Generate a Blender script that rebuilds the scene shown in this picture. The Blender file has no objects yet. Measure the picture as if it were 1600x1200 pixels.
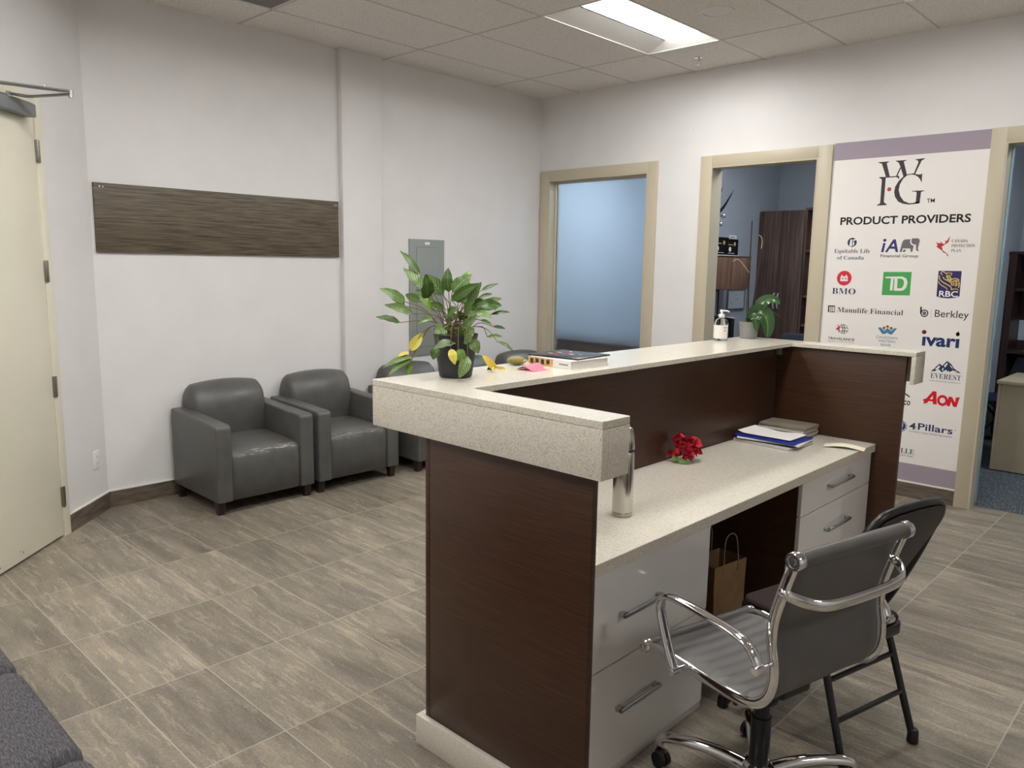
import bpy, bmesh, math, random
from mathutils import Vector, Matrix
from math import sin, cos, pi, radians as R

# ------------------------------------------------------------------ camera
SC = bpy.context.scene
COL = SC.collection
cd = bpy.data.cameras.new('camera')
cam = bpy.data.objects.new('camera', cd)
COL.objects.link(cam)
SC.camera = cam
cd.sensor_fit = 'HORIZONTAL'
cd.sensor_width = 36.0
cd.lens = 36.0 * 1214.5 / 1600.0
cd.clip_start = 0.05
cr = Vector((0.72317, 0.69049, 0.01568)); cu = Vector((-0.11605, 0.09911, 0.98829)); cf = Vector((-0.68085, 0.71652, -0.1518))
m = Matrix.Identity(4)
for i in range(3):
    m[i][0] = cr[i]; m[i][1] = cu[i]; m[i][2] = -cf[i]
m[0][3], m[1][3], m[2][3] = 5.2383, -5.8738, 1.6003
cam.matrix_world = m

# ------------------------------------------------------------------ light and exposure
world = bpy.data.worlds.new('world'); SC.world = world
world.use_nodes = True
world.node_tree.nodes['Background'].inputs[0].default_value = (0.75, 0.82, 1.0, 1)
world.node_tree.nodes['Background'].inputs[1].default_value = 0.05
SC.view_settings.view_transform = 'Standard'
SC.view_settings.look = 'None'
SC.view_settings.gamma = 1.0
SC.view_settings.exposure = 0.0
SC.view_settings.use_curve_mapping = False
LENS_POWER = 33.0            # ceiling troffers of the reception room
OFFICE_POWER = (42.0, 21.0, 34.0)   # added cool fill panels, unseen, in the three offices behind

# ------------------------------------------------------------------ helpers
def S(r, g, b):
    def f(c):
        c /= 255.0
        return c / 12.92 if c <= 0.04045 else ((c + 0.055) / 1.055) ** 2.4
    return (f(r), f(g), f(b), 1.0)

def mat(name, col=None, rough=0.5, metal=0.0, spec=0.5, emit=None, power=0.0, coat=0.0, trans=0.0, ior=1.45):
    m = bpy.data.materials.new(name); m.use_nodes = True
    b = m.node_tree.nodes['Principled BSDF']
    if col: b.inputs['Base Color'].default_value = col
    b.inputs['Roughness'].default_value = rough
    b.inputs['Metallic'].default_value = metal
    b.inputs['Specular IOR Level'].default_value = spec
    b.inputs['Coat Weight'].default_value = coat
    b.inputs['Transmission Weight'].default_value = trans
    b.inputs['IOR'].default_value = ior
    if emit:
        b.inputs['Emission Color'].default_value = emit
        b.inputs['Emission Strength'].default_value = power
    return m

class NT:
    def __init__(s, m):
        s.t = m.node_tree; s.n = s.t.nodes; s.l = s.t.links; s.b = s.n['Principled BSDF']
    def node(s, typ, **k):
        n = s.n.new(typ)
        for a, v in k.items():
            if a in n.inputs: n.inputs[a].default_value = v
            else: setattr(n, a, v)
        return n
    def link(s, a, b): s.l.new(a, b)
    def coord(s, scale=(1, 1, 1), loc=(0, 0, 0), kind='Object', rot=(0, 0, 0)):
        tc = s.node('ShaderNodeTexCoord'); mp = s.node('ShaderNodeMapping')
        mp.inputs['Scale'].default_value = scale; mp.inputs['Location'].default_value = loc; mp.inputs['Rotation'].default_value = rot
        s.link(tc.outputs[kind], mp.inputs['Vector']); return mp.outputs[0]
    def noise(s, vec, scale=5, detail=4, rough=0.55, dist=0.0):
        n = s.node('ShaderNodeTexNoise'); n.inputs['Scale'].default_value = scale; n.inputs['Detail'].default_value = detail
        n.inputs['Roughness'].default_value = rough; n.inputs['Distortion'].default_value = dist
        s.link(vec, n.inputs['Vector']); return n.outputs['Fac']
    def ramp(s, fac, stops):
        r = s.node('ShaderNodeValToRGB'); e = r.color_ramp.elements
        while len(e) < len(stops): e.new(0.5)
        for el, (p, c) in zip(e, stops): el.position = p; el.color = c
        s.link(fac, r.inputs['Fac']); return r.outputs['Color']
    def mix(s, a, b, fac, mode='MIX'):
        n = s.node('ShaderNodeMix', data_type='RGBA', blend_type=mode)
        for v, i in ((fac, 0), (a, 6), (b, 7)):
            if hasattr(v, 'is_linked'): s.link(v, n.inputs[i])
            else: n.inputs[i].default_value = v
        return n.outputs[2]
    def math(s, op, a, b=0.0):
        n = s.node('ShaderNodeMath', operation=op)
        for v, i in ((a, 0), (b, 1)):
            if hasattr(v, 'is_linked'): s.link(v, n.inputs[i])
            else: n.inputs[i].default_value = v
        return n.outputs[0]
    def bump(s, h, strength=0.3, dist=0.002):
        n = s.node('ShaderNodeBump'); n.inputs['Strength'].default_value = strength; n.inputs['Distance'].default_value = dist
        s.link(h, n.inputs['Height']); s.link(n.outputs[0], s.b.inputs['Normal'])
    def base(s, c): s.link(c, s.b.inputs['Base Color'])

def g(v): return (v, v, v, 1)

def noisy(name, c1, c2, scale=(1, 1, 1), ns=8, lo=0.35, hi=0.65, rough=0.5, bump=0.0, bd=0.001, detail=4, spec=0.5, coat=0.0, metal=0.0):
    m = mat(name, c1, rough, metal, spec, coat=coat); t = NT(m)
    f = t.noise(t.coord(scale), ns, detail)
    t.base(t.ramp(f, [(lo, c1), (hi, c2)]))
    if bump: t.bump(f, bump, bd)
    return m

M = {}
def build_materials():
    M['wall'] = noisy('wall_paint', S(224, 222, 222), S(228, 226, 226), ns=3, rough=0.62, spec=0.3)
    t = NT(M['wall']); t.bump(t.noise(t.coord(), 260, 2), 0.12, 0.0006)
    M['wall_office'] = noisy('office_wall_paint', S(178, 184, 192), S(182, 188, 196), ns=3, rough=0.7, spec=0.3)
    # ceiling tile
    m = mat('ceiling_tile', S(230, 225, 220), 0.9, spec=0.1); t = NT(m); M['ceil'] = m
    f = t.noise(t.coord(), 120, 3, 0.7)
    t.base(t.ramp(f, [(0.34, S(196, 190, 184)), (0.5, S(232, 227, 221)), (0.7, S(238, 234, 229))])); t.bump(f, 0.4, 0.003)
    M['grid'] = mat('ceiling_grid', S(190, 184, 180), 0.5)
    # floor porcelain
    m = mat('floor_tile', rough=0.4); t = NT(m); M['floor'] = m
    v = t.coord(loc=(-0.008, 4.003, 0))
    br = t.node('ShaderNodeTexBrick', offset=0.0, squash=1.0)
    for k, x in (('Scale', 1.0), ('Mortar Size', 0.0024), ('Mortar Smooth', 0.1), ('Bias', 0.0), ('Brick Width', 0.596), ('Row Height', 0.304)): br.inputs[k].default_value = x
    br.inputs['Color1'].default_value = g(0); br.inputs['Color2'].default_value = g(1); br.inputs['Mortar'].default_value = g(0.5)
    t.link(v, br.inputs['Vector'])
    rnd = br.outputs['Color']
    cv = t.node('ShaderNodeCombineXYZ'); t.link(t.math('MULTIPLY', rnd, 37.0), cv.inputs[2]); t.link(t.math('MULTIPLY', rnd, 11.0), cv.inputs[0])
    va = t.node('ShaderNodeVectorMath', operation='ADD'); t.link(v, va.inputs[0]); t.link(cv.outputs[0], va.inputs[1])
    mp = t.node('ShaderNodeMapping'); mp.inputs['Scale'].default_value = (1.3, 7.0, 1.0); t.link(va.outputs[0], mp.inputs['Vector'])
    st = t.noise(mp.outputs[0], 1.6, 9, 0.66, 0.35)
    mp2 = t.node('ShaderNodeMapping'); mp2.inputs['Scale'].default_value = (3.0, 24.0, 1.0); t.link(va.outputs[0], mp2.inputs['Vector'])
    ve = t.noise(mp2.outputs[0], 1.3, 9, 0.74, 0.5)
    gr = t.noise(va.outputs[0], 130, 4, 0.75)
    basec = t.ramp(st, [(0.26, S(98, 92, 84)), (0.5, S(130, 122, 110)), (0.74, S(160, 147, 129))])
    vein = t.ramp(ve, [(0.555, g(0)), (0.585, g(0.5)), (0.61, g(0.1)), (0.65, g(0.55)), (0.7, g(0.05))])
    c = t.mix(basec, S(196, 180, 156), vein)
    c = t.mix(c, t.ramp(gr, [(0.3, g(0.66)), (0.5, g(0.98)), (0.72, g(1.3))]), 0.85, 'MULTIPLY')
    c = t.mix(c, t.ramp(rnd, [(0.0, g(0.80)), (1.0, g(1.14))]), 1.0, 'MULTIPLY')
    c = t.mix(c, S(170, 160, 145), br.outputs['Fac'])
    t.base(c)
    t.link(t.ramp(gr, [(0.3, g(0.5)), (0.7, g(0.34))]), t.b.inputs['Roughness'])
    t.bump(t.math('SUBTRACT', t.math('MULTIPLY', gr, 0.3), t.math('MULTIPLY', br.outputs['Fac'], 1.0)), 0.3, 0.0015)
    # baseboard tile
    M['basetile'] = noisy('baseboard_tile', S(82, 72, 64), S(116, 104, 92), scale=(2, 2, 12), ns=4, rough=0.4, detail=7)
    M['caulk'] = mat('white_caulk', S(232, 230, 226), 0.6)
    # carpet
    m = mat('carpet', rough=0.95, spec=0.1); t = NT(m); M['carpet'] = m
    f = t.noise(t.coord((44, 5, 1), rot=(0, 0, 0.75)), 3.2, 4, 0.75)
    t.base(t.ramp(f, [(0.38, S(66, 70, 76)), (0.56, S(88, 93, 98)), (0.68, S(150, 156, 158))])); t.bump(f, 0.5, 0.004)
    # counter laminates and stone
    m = mat('dark_brown_laminate', rough=0.36, spec=0.45); t = NT(m); M['brown'] = m
    f = t.noise(t.coord((2, 2, 130)), 3, 5, 0.6)
    t.base(t.ramp(f, [(0.3, S(52, 32, 20)), (0.55, S(68, 44, 30)), (0.75, S(82, 56, 40))])); t.bump(f, 0.12, 0.0006)
    m = mat('quartz', rough=0.16, spec=0.5); t = NT(m); M['quartz'] = m
    f = t.noise(t.coord(), 340, 2, 0.6); f2 = t.noise(t.coord(loc=(3, 1, 2)), 90, 3, 0.6)
    c = t.ramp(f, [(0.31, S(150, 140, 122)), (0.41, S(213, 206, 192)), (0.6, S(222, 216, 203)), (0.72, S(236, 232, 222))])
    t.base(t.mix(c, t.ramp(f2, [(0.3, g(0.93)), (0.6, g(1.0))]), 1.0, 'MULTIPLY'))
    M['gloss_white'] = mat('gloss_white_lacquer', S(226, 224, 222), 0.08, spec=0.5, coat=0.3)
    M['satin'] = mat('satin_steel', S(180, 182, 186), 0.28, 1.0)
    M['steel'] = mat('brushed_steel', S(196, 192, 186), 0.22, 1.0)
    M['chrome'] = mat('chrome', S(226, 226, 228), 0.06, 1.0)
    M['black'] = mat('black_plastic', S(22, 22, 24), 0.42)
    M['blackgloss'] = mat('black_satin_metal', S(26, 27, 29), 0.3)
    M['dark'] = mat('dark_void', S(24, 20, 18), 0.8)
    # leathers
    def leather(name, c1, c2, rough=0.37):
        m = mat(name, c1, rough, spec=0.5); t = NT(m)
        f = t.noise(t.coord(), 9, 4); vz = t.node('ShaderNodeTexVoronoi'); vz.inputs['Scale'].default_value = 420; t.link(t.coord(), vz.inputs['Vector'])
        t.base(t.ramp(f, [(0.35, c1), (0.65, c2)])); t.bump(vz.outputs['Distance'], 0.12, 0.0008)
        t.link(t.ramp(f, [(0.3, g(rough - 0.06)), (0.7, g(rough + 0.08))]), t.b.inputs['Roughness'])
        return m, t
    M['leather'], _ = leather('grey_leather', S(80, 80, 78), S(89, 89, 87))
    # scuffed and cracked seats: pale wear along the front edge, crackle on top
    def worn(name, crack):
        m, t = leather(name, S(80, 80, 78), S(89, 89, 87))
        tc = t.node('ShaderNodeTexCoord'); sp = t.node('ShaderNodeSeparateXYZ'); t.link(tc.outputs['Object'], sp.inputs[0])
        n1 = t.noise(t.coord((60, 14, 60)), 1.2, 5, 0.7)
        ex = t.node('ShaderNodeMapRange'); ex.inputs[1].default_value = 0.60 if not crack else 0.46; ex.inputs[2].default_value = 0.635 if not crack else 0.6; t.link(sp.outputs[0], ex.inputs[0])
        ez = t.node('ShaderNodeMapRange'); ez.inputs[1].default_value = 0.355; ez.inputs[2].default_value = 0.375; t.link(sp.outputs[2], ez.inputs[0])
        k = t.math('MULTIPLY', t.math('MULTIPLY', ex.outputs[0], ez.outputs[0]), t.ramp(n1, [(0.50, g(0)), (0.57, g(1))]))
        if crack:
            vo = t.node('ShaderNodeTexVoronoi', feature='DISTANCE_TO_EDGE'); vo.inputs['Scale'].default_value = 70; t.link(t.coord((1, 0.7, 1)), vo.inputs['Vector'])
            k = t.math('MULTIPLY', k, t.ramp(vo.outputs['Distance'], [(0.05, g(1)), (0.16, g(0.1))]))
        b = t.b.inputs['Base Color'].links[0].from_socket
        t.base(t.mix(b, S(136, 134, 132), k)); return m
    M['leather_scuffed'] = worn('grey_leather_scuffed', False)
    M['leather_cracked'] = worn('grey_leather_cracked', True)
    M['task_leather'], _ = leather('task_chair_leather', S(80, 78, 77), S(88, 85, 84), 0.40)
    M['darkwood'] = noisy('dark_leg_wood', S(44, 28, 26), S(58, 38, 34), scale=(8, 8, 1), ns=8, rough=0.35)
    m = mat('heather_fabric', rough=0.95, spec=0.15); t = NT(m); M['fabric'] = m
    f = t.noise(t.coord((26, 150, 26)), 2.2, 5, 0.85)
    t.base(t.ramp(f, [(0.34, S(44, 44, 48)), (0.5, S(78, 77, 80)), (0.68, S(124, 120, 122))])); t.bump(f, 0.4, 0.0015)
    m = mat('brown_grey_fabric', rough=0.95, spec=0.15); t = NT(m); M['fabric2'] = m
    f = t.noise(t.coord(), 260, 2, 0.8); t.base(t.ramp(f, [(0.3, S(46, 38, 38)), (0.7, S(76, 66, 64))])); t.bump(f, 0.4, 0.001)
    # frames, door
    M['beige'] = mat('beige_frame_paint', S(192, 182, 160), 0.42)
    M['cream'] = noisy('cream_door_paint', S(226, 221, 202), S(230, 225, 207), ns=2, rough=0.4)
    t = NT(M['cream'])
    M['hinge'] = mat('hinge_steel', S(150, 148, 144), 0.35, 1.0)
    M['closer'] = mat('closer_grey', S(128, 132, 134), 0.45, 0.3)
    M['white_plastic'] = mat('white_plastic', S(236, 234, 228), 0.35)
    M['panel_grey'] = mat('panel_grey_enamel', S(142, 148, 146), 0.42)
    M['panel_grey_dark'] = mat('panel_grey_shadow', S(96, 101, 100), 0.5)
    # woodgrain wall panel
    m = mat('grey_brown_veneer', rough=0.5); t = NT(m); M['veneer'] = m
    f = t.noise(t.coord((1, 1.7, 46)), 2.2, 5, 0.6, 0.25)
    t.base(t.ramp(f, [(0.33, S(58, 48, 38)), (0.48, S(88, 78, 64)), (0.62, S(108, 97, 81)), (0.75, S(72, 62, 50))])); t.bump(f, 0.3, 0.001)
    m = mat('walnut_laminate', rough=0.42); t = NT(m); M['walnut'] = m
    f = t.noise(t.coord((24, 24, 1.0)), 1.6, 5, 0.6, 0.3)
    t.base(t.ramp(f, [(0.3, S(66, 50, 44)), (0.5, S(96, 76, 68)), (0.7, S(118, 96, 86))]))
    m = mat('walnut_hutch', rough=0.42); t = NT(m); M['hutch'] = m
    f = t.noise(t.coord((20, 34, 0.8)), 1.6, 5, 0.6, 0.3)
    t.base(t.ramp(f, [(0.3, S(84, 60, 48)), (0.5, S(122, 92, 76)), (0.7, S(146, 114, 94))]))
    M['mahogany'] = mat('dark_mahogany', S(58, 38, 34), 0.4)
    M['tan'] = mat('tan_laminate', S(188, 172, 142), 0.5)
    M['navy_fabric'] = mat('navy_fabric', S(34, 44, 62), 0.8)
    M['frosted'] = mat('frosted_glass', S(222, 234, 240), 0.5, trans=1.0, ior=1.15, spec=0.2)
    M['glass_edge'] = mat('glass_edge', S(176, 206, 220), 0.2, trans=0.2)
    M['lens'] = mat('light_lens', S(255, 255, 255), 0.4, emit=(1.0, 0.985, 0.95, 1), power=LENS_POWER)
    M['lens_dim'] = mat('light_lens_dim', S(255, 255, 255), 0.4, emit=(1.0, 0.985, 0.95, 1), power=LENS_POWER * 0.45)
    M['pan'] = mat('light_pan_white', S(236, 234, 230), 0.5)
    for k, pw in enumerate(OFFICE_POWER):
        M['cool%d' % k] = mat('cool_fill_lens_%d' % k, S(255, 255, 255), 0.4, emit=(0.86, 0.93, 1.0, 1), power=pw)
    M['grille'] = mat('vent_grey', S(206, 203, 200), 0.5)
    M['grille_dark'] = mat('vent_dark', S(108, 106, 106), 0.7)
    M['speaker_cloth'] = mat('speaker_grille_white', S(228, 222, 222), 0.7)
    M['pot'] = mat('charcoal_pot', S(46, 47, 49), 0.55)
    M['soil'] = noisy('soil', S(36, 26, 18), S(62, 46, 32), ns=60, rough=0.95, bump=0.6, bd=0.005)
    M['greypot'] = mat('grey_ceramic_pot', S(140, 140, 139), 0.5)
    # leaves
    def leaf(name, c1, c2, amt, rough=0.45):
        m = mat(name, c1, rough, spec=0.5); t = NT(m)
        tc = t.node('ShaderNodeTexCoord'); sp = t.node('ShaderNodeSeparateXYZ'); t.link(tc.outputs['UV'], sp.inputs[0])
        d = t.math('ABSOLUTE', t.math('SUBTRACT', sp.outputs[0], 0.5))
        ph = t.math('SUBTRACT', t.math('MULTIPLY', sp.outputs[1], 7.0), t.math('MULTIPLY', d, 5.0))
        w = t.math('SINE', t.math('MULTIPLY', ph, 6.283))
        k = t.math('MULTIPLY', t.ramp(w, [(0.35, g(0)), (0.75, g(1))]), amt)
        c = t.mix(c1, c2, k)
        rib = t.ramp(d, [(0.0, g(1)), (0.04, g(0))])
        t.base(t.mix(c, S(150, 175, 95), t.math('MULTIPLY', rib, 0.6)))
        t.b.inputs['Subsurface Weight'].default_value = 0.0
        return m
    M['leaf0'] = leaf('calathea_leaf', S(74, 106, 38), S(32, 60, 24), 0.75)
    M['leaf1'] = leaf('calathea_leaf_striped', S(116, 142, 80), S(28, 58, 24), 1.0)
    M['leaf2'] = leaf('calathea_leaf_light', S(104, 138, 50), S(56, 90, 32), 0.7)
    M['leaf3'] = leaf('calathea_leaf_yellow', S(222, 206, 92), S(190, 186, 74), 0.4)
    M['leaf4'] = leaf('calathea_leaf_underside', S(122, 142, 102), S(104, 126, 88), 0.3)
    M['orchid_leaf'] = leaf('orchid_leaf', S(52, 82, 46), S(46, 74, 42), 0.2, 0.25)
    M['stem'] = mat('plant_stem', S(122, 104, 74), 0.5)
    M['stake'] = mat('orchid_stake', S(44, 38, 32), 0.5)
    M['dry'] = mat('dry_stem', S(186, 170, 128), 0.7)
    M['bark'] = noisy('bark_chips', S(70, 52, 40), S(150, 132, 112), ns=50, rough=0.9, bump=0.8, bd=0.008)
    M['red'] = noisy('red_petals', S(150, 14, 30), S(196, 34, 56), ns=60, rough=0.55)
    M['green'] = mat('cloth_leaf', S(96, 120, 56), 0.55)
    M['pink'] = mat('pink_paper', S(246, 116, 142), 0.7)
    M['paper'] = noisy('white_paper', S(238, 236, 234), S(244, 242, 240), ns=5, rough=0.75)
    M['cream_paper'] = mat('cream_paper', S(234, 226, 200), 0.75)
    M['pages'] = noisy('book_pages', S(200, 196, 190), S(228, 224, 218), scale=(1, 1, 260), ns=4, rough=0.8)
    M['blue'] = mat('blue_vinyl', S(36, 52, 150), 0.35)
    M['blackpaper'] = noisy('dark_cover', S(28, 30, 36), S(52, 54, 62), ns=12, rough=0.25)
    M['orange'] = noisy('orange_cover', S(196, 140, 70), S(228, 186, 120), ns=40, rough=0.4)
    M['whitecover'] = mat('white_cover', S(238, 236, 232), 0.3)
    M['greycover'] = noisy('grey_brown_cover', S(140, 132, 116), S(160, 152, 136), ns=9, rough=0.35)
    M['kraft'] = noisy('kraft_paper', S(128, 98, 68), S(150, 118, 84), ns=7, rough=0.8)
    M['twine'] = mat('paper_twine', S(150, 138, 124), 0.8)
    M['yellow'] = mat('dried_yellow_petals', S(226, 196, 76), 0.6)
    m = mat('woven_straw', S(150, 140, 80), 0.8); t = NT(m); M['woven'] = m
    ck = t.node('ShaderNodeTexWave', wave_type='BANDS'); ck.inputs['Scale'].default_value = 60; ck.inputs['Distortion'].default_value = 6; t.link(t.coord(), ck.inputs['Vector'])
    t.base(t.ramp(ck.outputs['Fac'], [(0.3, S(74, 66, 36)), (0.6, S(176, 164, 96))]))
    M['clear'] = mat('clear_plastic', S(240, 244, 246), 0.05, trans=1.0, ior=1.2)
    M['gel'] = mat('clear_gel', S(236, 242, 244), 0.1, trans=0.9, ior=1.3)
    M['award_black'] = mat('award_plaque_black', S(24, 24, 28), 0.25)
    M['gold'] = mat('gold_print', S(196, 170, 98), 0.4)
    M['bronze'] = mat('bronze_plate', S(160, 112, 92), 0.35, 0.5)
    M['silver'] = mat('silver_ball', S(210, 216, 216), 0.25, 0.6)
    M['screen'] = mat('monitor_dark', S(18, 22, 30), 0.2)
    M['pale'] = mat('pale_board', S(196, 204, 212), 0.5)
    for n, c in dict(charcoal=(66, 60, 64), black=(34, 33, 36), red_dot=(190, 74, 84), navy=(44, 56, 92), navygrey=(76, 84, 104), poster=(236, 232, 228), grey=(112, 108, 112),
                     indigo=(62, 58, 120), olive=(98, 96, 80), red=(190, 48, 58), darkgrey=(62, 60, 66), bmored=(208, 52, 68), green=(76, 164, 88), rbcblue=(48, 46, 98),
                     gold=(220, 190, 104), white=(244, 242, 242), lightgrey=(200, 198, 198), blue=(74, 124, 160), brown=(128, 98, 60), steel=(112, 126, 142),
                     navyblue=(36, 54, 104), maroon=(150, 32, 52), aon=(214, 28, 46), purple=(160, 148, 160)).items():
        M['ink_' + n] = mat('ink_' + n, S(*c), 0.45, spec=0.3)
build_materials()

# ---- mesh helpers
def bmn(): return bmesh.new()

def box(bm, x0, x1, y0, y1, z0, z1, bev=0.0, seg=2, mi=0):
    mt = Matrix.Translation(((x0 + x1) / 2, (y0 + y1) / 2, (z0 + z1) / 2)) @ Matrix.Diagonal((abs(x1 - x0), abs(y1 - y0), abs(z1 - z0), 1))
    n0 = set(bm.faces) if mi else None
    r = bmesh.ops.create_cube(bm, size=1.0, matrix=mt)
    if bev:
        es = list({e for v in r['verts'] for e in v.link_edges})
        bmesh.ops.bevel(bm, geom=es, offset=bev, segments=seg, affect='EDGES', profile=0.5)
    if mi:
        for f in bm.faces:
            if f not in n0: f.material_index = mi
    return bm

def prism(bm, pts, axis, d0, d1, bev=0.0, seg=2, mi=0):
    """extrude 2-D outline pts along axis: 'X' pts are (y,z), 'Y' pts are (x,z), 'Z' pts are (x,y)"""
    def P(p, d): return {'X': (d, p[0], p[1]), 'Y': (p[0], d, p[1]), 'Z': (p[0], p[1], d)}[axis]
    a = [bm.verts.new(P(p, d0)) for p in pts]; b = [bm.verts.new(P(p, d1)) for p in pts]
    n = len(pts); fs = [bm.faces.new(a), bm.faces.new(b[::-1])]
    for i in range(n): fs.append(bm.faces.new((a[i], b[i], b[(i + 1) % n], a[(i + 1) % n])))
    for f in fs: f.material_index = mi
    bmesh.ops.recalc_face_normals(bm, faces=fs)
    if bev:
        es = list({e for f in fs for e in f.edges})
        bmesh.ops.bevel(bm, geom=es, offset=bev, segments=seg, affect='EDGES', profile=0.5)
    return bm

def catmull(pts, k=6, closed=False):
    pts = [Vector(p) for p in pts]; n = len(pts); out = []
    rng = range(n) if closed else range(n - 1)
    for i in rng:
        p0 = pts[(i - 1) % n] if closed or i > 0 else pts[0]; p1 = pts[i]; p2 = pts[(i + 1) % n]
        p3 = pts[(i + 2) % n] if closed or i + 2 < n else pts[-1]
        for j in range(k):
            t = j / k
            out.append(0.5 * ((2 * p1) + (p2 - p0) * t + (2 * p0 - 5 * p1 + 4 * p2 - p3) * t * t + (3 * p1 - p0 - 3 * p2 + p3) * t ** 3))
    if not closed: out.append(pts[-1])
    return out

def tube(bm, pts, r, n=10, closed=False, rb=None, ref=None, mi=0):
    """sweep an ellipse (r along ref, rb across) along pts"""
    pts = [Vector(p) for p in pts]; N = len(pts); rings = []
    nrm = None
    for i, p in enumerate(pts):
        if closed: t = pts[(i + 1) % N] - pts[i - 1]
        else: t = pts[min(i + 1, N - 1)] - pts[max(i - 1, 0)]
        t.normalize()
        if ref is not None: nrm = Vector(ref)
        elif nrm is None: nrm = Vector((0, 0, 1)) if abs(t.z) < 0.9 else Vector((1, 0, 0))
        nrm = (nrm - t * nrm.dot(t)).normalized(); b = t.cross(nrm)
        ra = r[i] if isinstance(r, (list, tuple)) else r
        rc = rb if rb is not None else ra
        rings.append([bm.verts.new(p + nrm * (cos(2 * pi * k / n) * ra) + b * (sin(2 * pi * k / n) * rc)) for k in range(n)])
    fs = []
    for i in range(N if closed else N - 1):
        A = rings[i]; B_ = rings[(i + 1) % N]
        for k in range(n): fs.append(bm.faces.new((A[k], A[(k + 1) % n], B_[(k + 1) % n], B_[k])))
    if not closed: fs.append(bm.faces.new(rings[0][::-1])); fs.append(bm.faces.new(rings[-1]))
    for f in fs: f.material_index = mi
    return bm

def lathe(bm, prof, c=(0, 0, 0), n=28, axis='Z', mi=0):
    rings = []
    for r, h in prof:
        ring = []
        for k in range(n):
            a = 2 * pi * k / n; u, v = r * cos(a), r * sin(a)
            p = {'Z': (u, v, h), 'Y': (u, h, -v), 'X': (h, u, v)}[axis]
            ring.append(bm.verts.new((c[0] + p[0], c[1] + p[1], c[2] + p[2])))
        rings.append(ring)
    fs = []
    for A, B_ in zip(rings, rings[1:]):
        for k in range(n): fs.append(bm.faces.new((A[k], A[(k + 1) % n], B_[(k + 1) % n], B_[k])))
    fs.append(bm.faces.new(rings[0][::-1])); fs.append(bm.faces.new(rings[-1]))
    for f in fs: f.material_index = mi
    return bm

def ball(bm, c, r, s=(1, 1, 1), u=16, v=10, mi=0):
    mt = Matrix.Translation(c) @ Matrix.Diagonal((s[0], s[1], s[2], 1))
    n0 = set(bm.faces)
    bmesh.ops.create_uvsphere(bm, u_segments=u, v_segments=v, radius=r, matrix=mt)
    for f in bm.faces:
        if f not in n0: f.material_index = mi
    return bm

def gridsurf(bm, rows, closed_u=False, mi=0, uv=False):
    V = [[bm.verts.new(p) for p in row] for row in rows]
    lay = bm.loops.layers.uv.verify() if uv else None
    R_, C_ = len(rows), len(rows[0])
    for i in range(R_ - 1):
        for j in range(C_ if closed_u else C_ - 1):
            j2 = (j + 1) % C_
            f = bm.faces.new((V[i][j], V[i][j2], V[i + 1][j2], V[i + 1][j])); f.material_index = mi; f.smooth = True
            if uv:
                for l, (a, b) in zip(f.loops, ((i, j), (i, j + 1), (i + 1, j + 1), (i + 1, j))): l[lay].uv = (b / (C_ - 1), a / (R_ - 1))
    return V

def part(name, bm, mats, parent=None, world=False, ang=35, smooth=True):
    me = bpy.data.meshes.new(name)
    if world and parent is not None:
        r = parent
        while r.parent: r = r.parent
        bmesh.ops.transform(bm, matrix=(Matrix.Translation(r.location) @ Matrix.Rotation(r.rotation_euler.z, 4, 'Z')).inverted(), verts=bm.verts)
    bm.normal_update(); bm.to_mesh(me); bm.free()
    for mm in (mats if isinstance(mats, (list, tuple)) else [mats]): me.materials.append(M[mm] if isinstance(mm, str) else mm)
    if smooth:
        me.shade_smooth(); me.set_sharp_from_angle(angle=R(ang))
    o = bpy.data.objects.new(name, me); COL.objects.link(o)
    if parent is not None: o.parent = parent
    return o

def tag(o, label, cat, group=None):
    o['label'] = label; o['category'] = cat
    if group: o['group'] = group
    return o

def thing(name, label, cat, loc=(0, 0, 0), rz=0.0, group=None):
    o = bpy.data.objects.new(name, None); COL.objects.link(o); o.empty_display_size = 0.05
    o.location = loc; o.rotation_euler = (0, 0, rz)
    return tag(o, label, cat, group)

def solo(name, bm, mats, label, cat, loc=(0, 0, 0), rz=0.0, group=None, world=True, ang=35):
    """a thing that is one mesh; its origin at loc"""
    if world: bmesh.ops.transform(bm, matrix=(Matrix.Translation(loc) @ Matrix.Rotation(rz, 4, 'Z')).inverted(), verts=bm.verts)
    o = part(name, bm, mats, ang=ang); o.location = loc; o.rotation_euler = (0, 0, rz)
    return tag(o, label, cat, group)

def struct(name, bm, mats, parent=None, ang=35):
    o = part(name, bm, mats, parent, ang=ang)
    if parent is None: o['kind'] = 'structure'
    return o

def dup(root, loc, label, rz=None, group=None):
    r = root.copy(); COL.objects.link(r); r.location = loc; r['label'] = label
    if rz is not None: r.rotation_euler = (0, 0, rz)
    if group: r['group'] = group
    for ch in list(root.children):
        c = ch.copy(); COL.objects.link(c); c.parent = r
        for gch in list(ch.children):
            d = gch.copy(); COL.objects.link(d); d.parent = c
    return r

# ================================================================== THE SETTING
H = 3.19
TW, TL = 0.6096, 1.2192
X1, Y1 = 0.462, -0.69          # first grid lines of the suspended ceiling
XR, YB = 8.6, -8.0             # right wall and back wall
LIGHTS = [(2, 0), (5, 0), (2, 2), (2, 4), (5, 2), (5, 4), (11, 2)]   # grid cells (column, row) with troffers; the last is added to brighten drawer fronts

bm = bmn(); box(bm, -0.3, XR + 0.2, YB - 0.2, 0.12, -0.1, 0.0); struct('floor', bm, 'floor')
bm = bmn(); box(bm, -1.0, XR + 0.2, 0.121, 4.2, -0.1, 0.002); struct('floor_carpet', bm, 'carpet')

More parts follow.
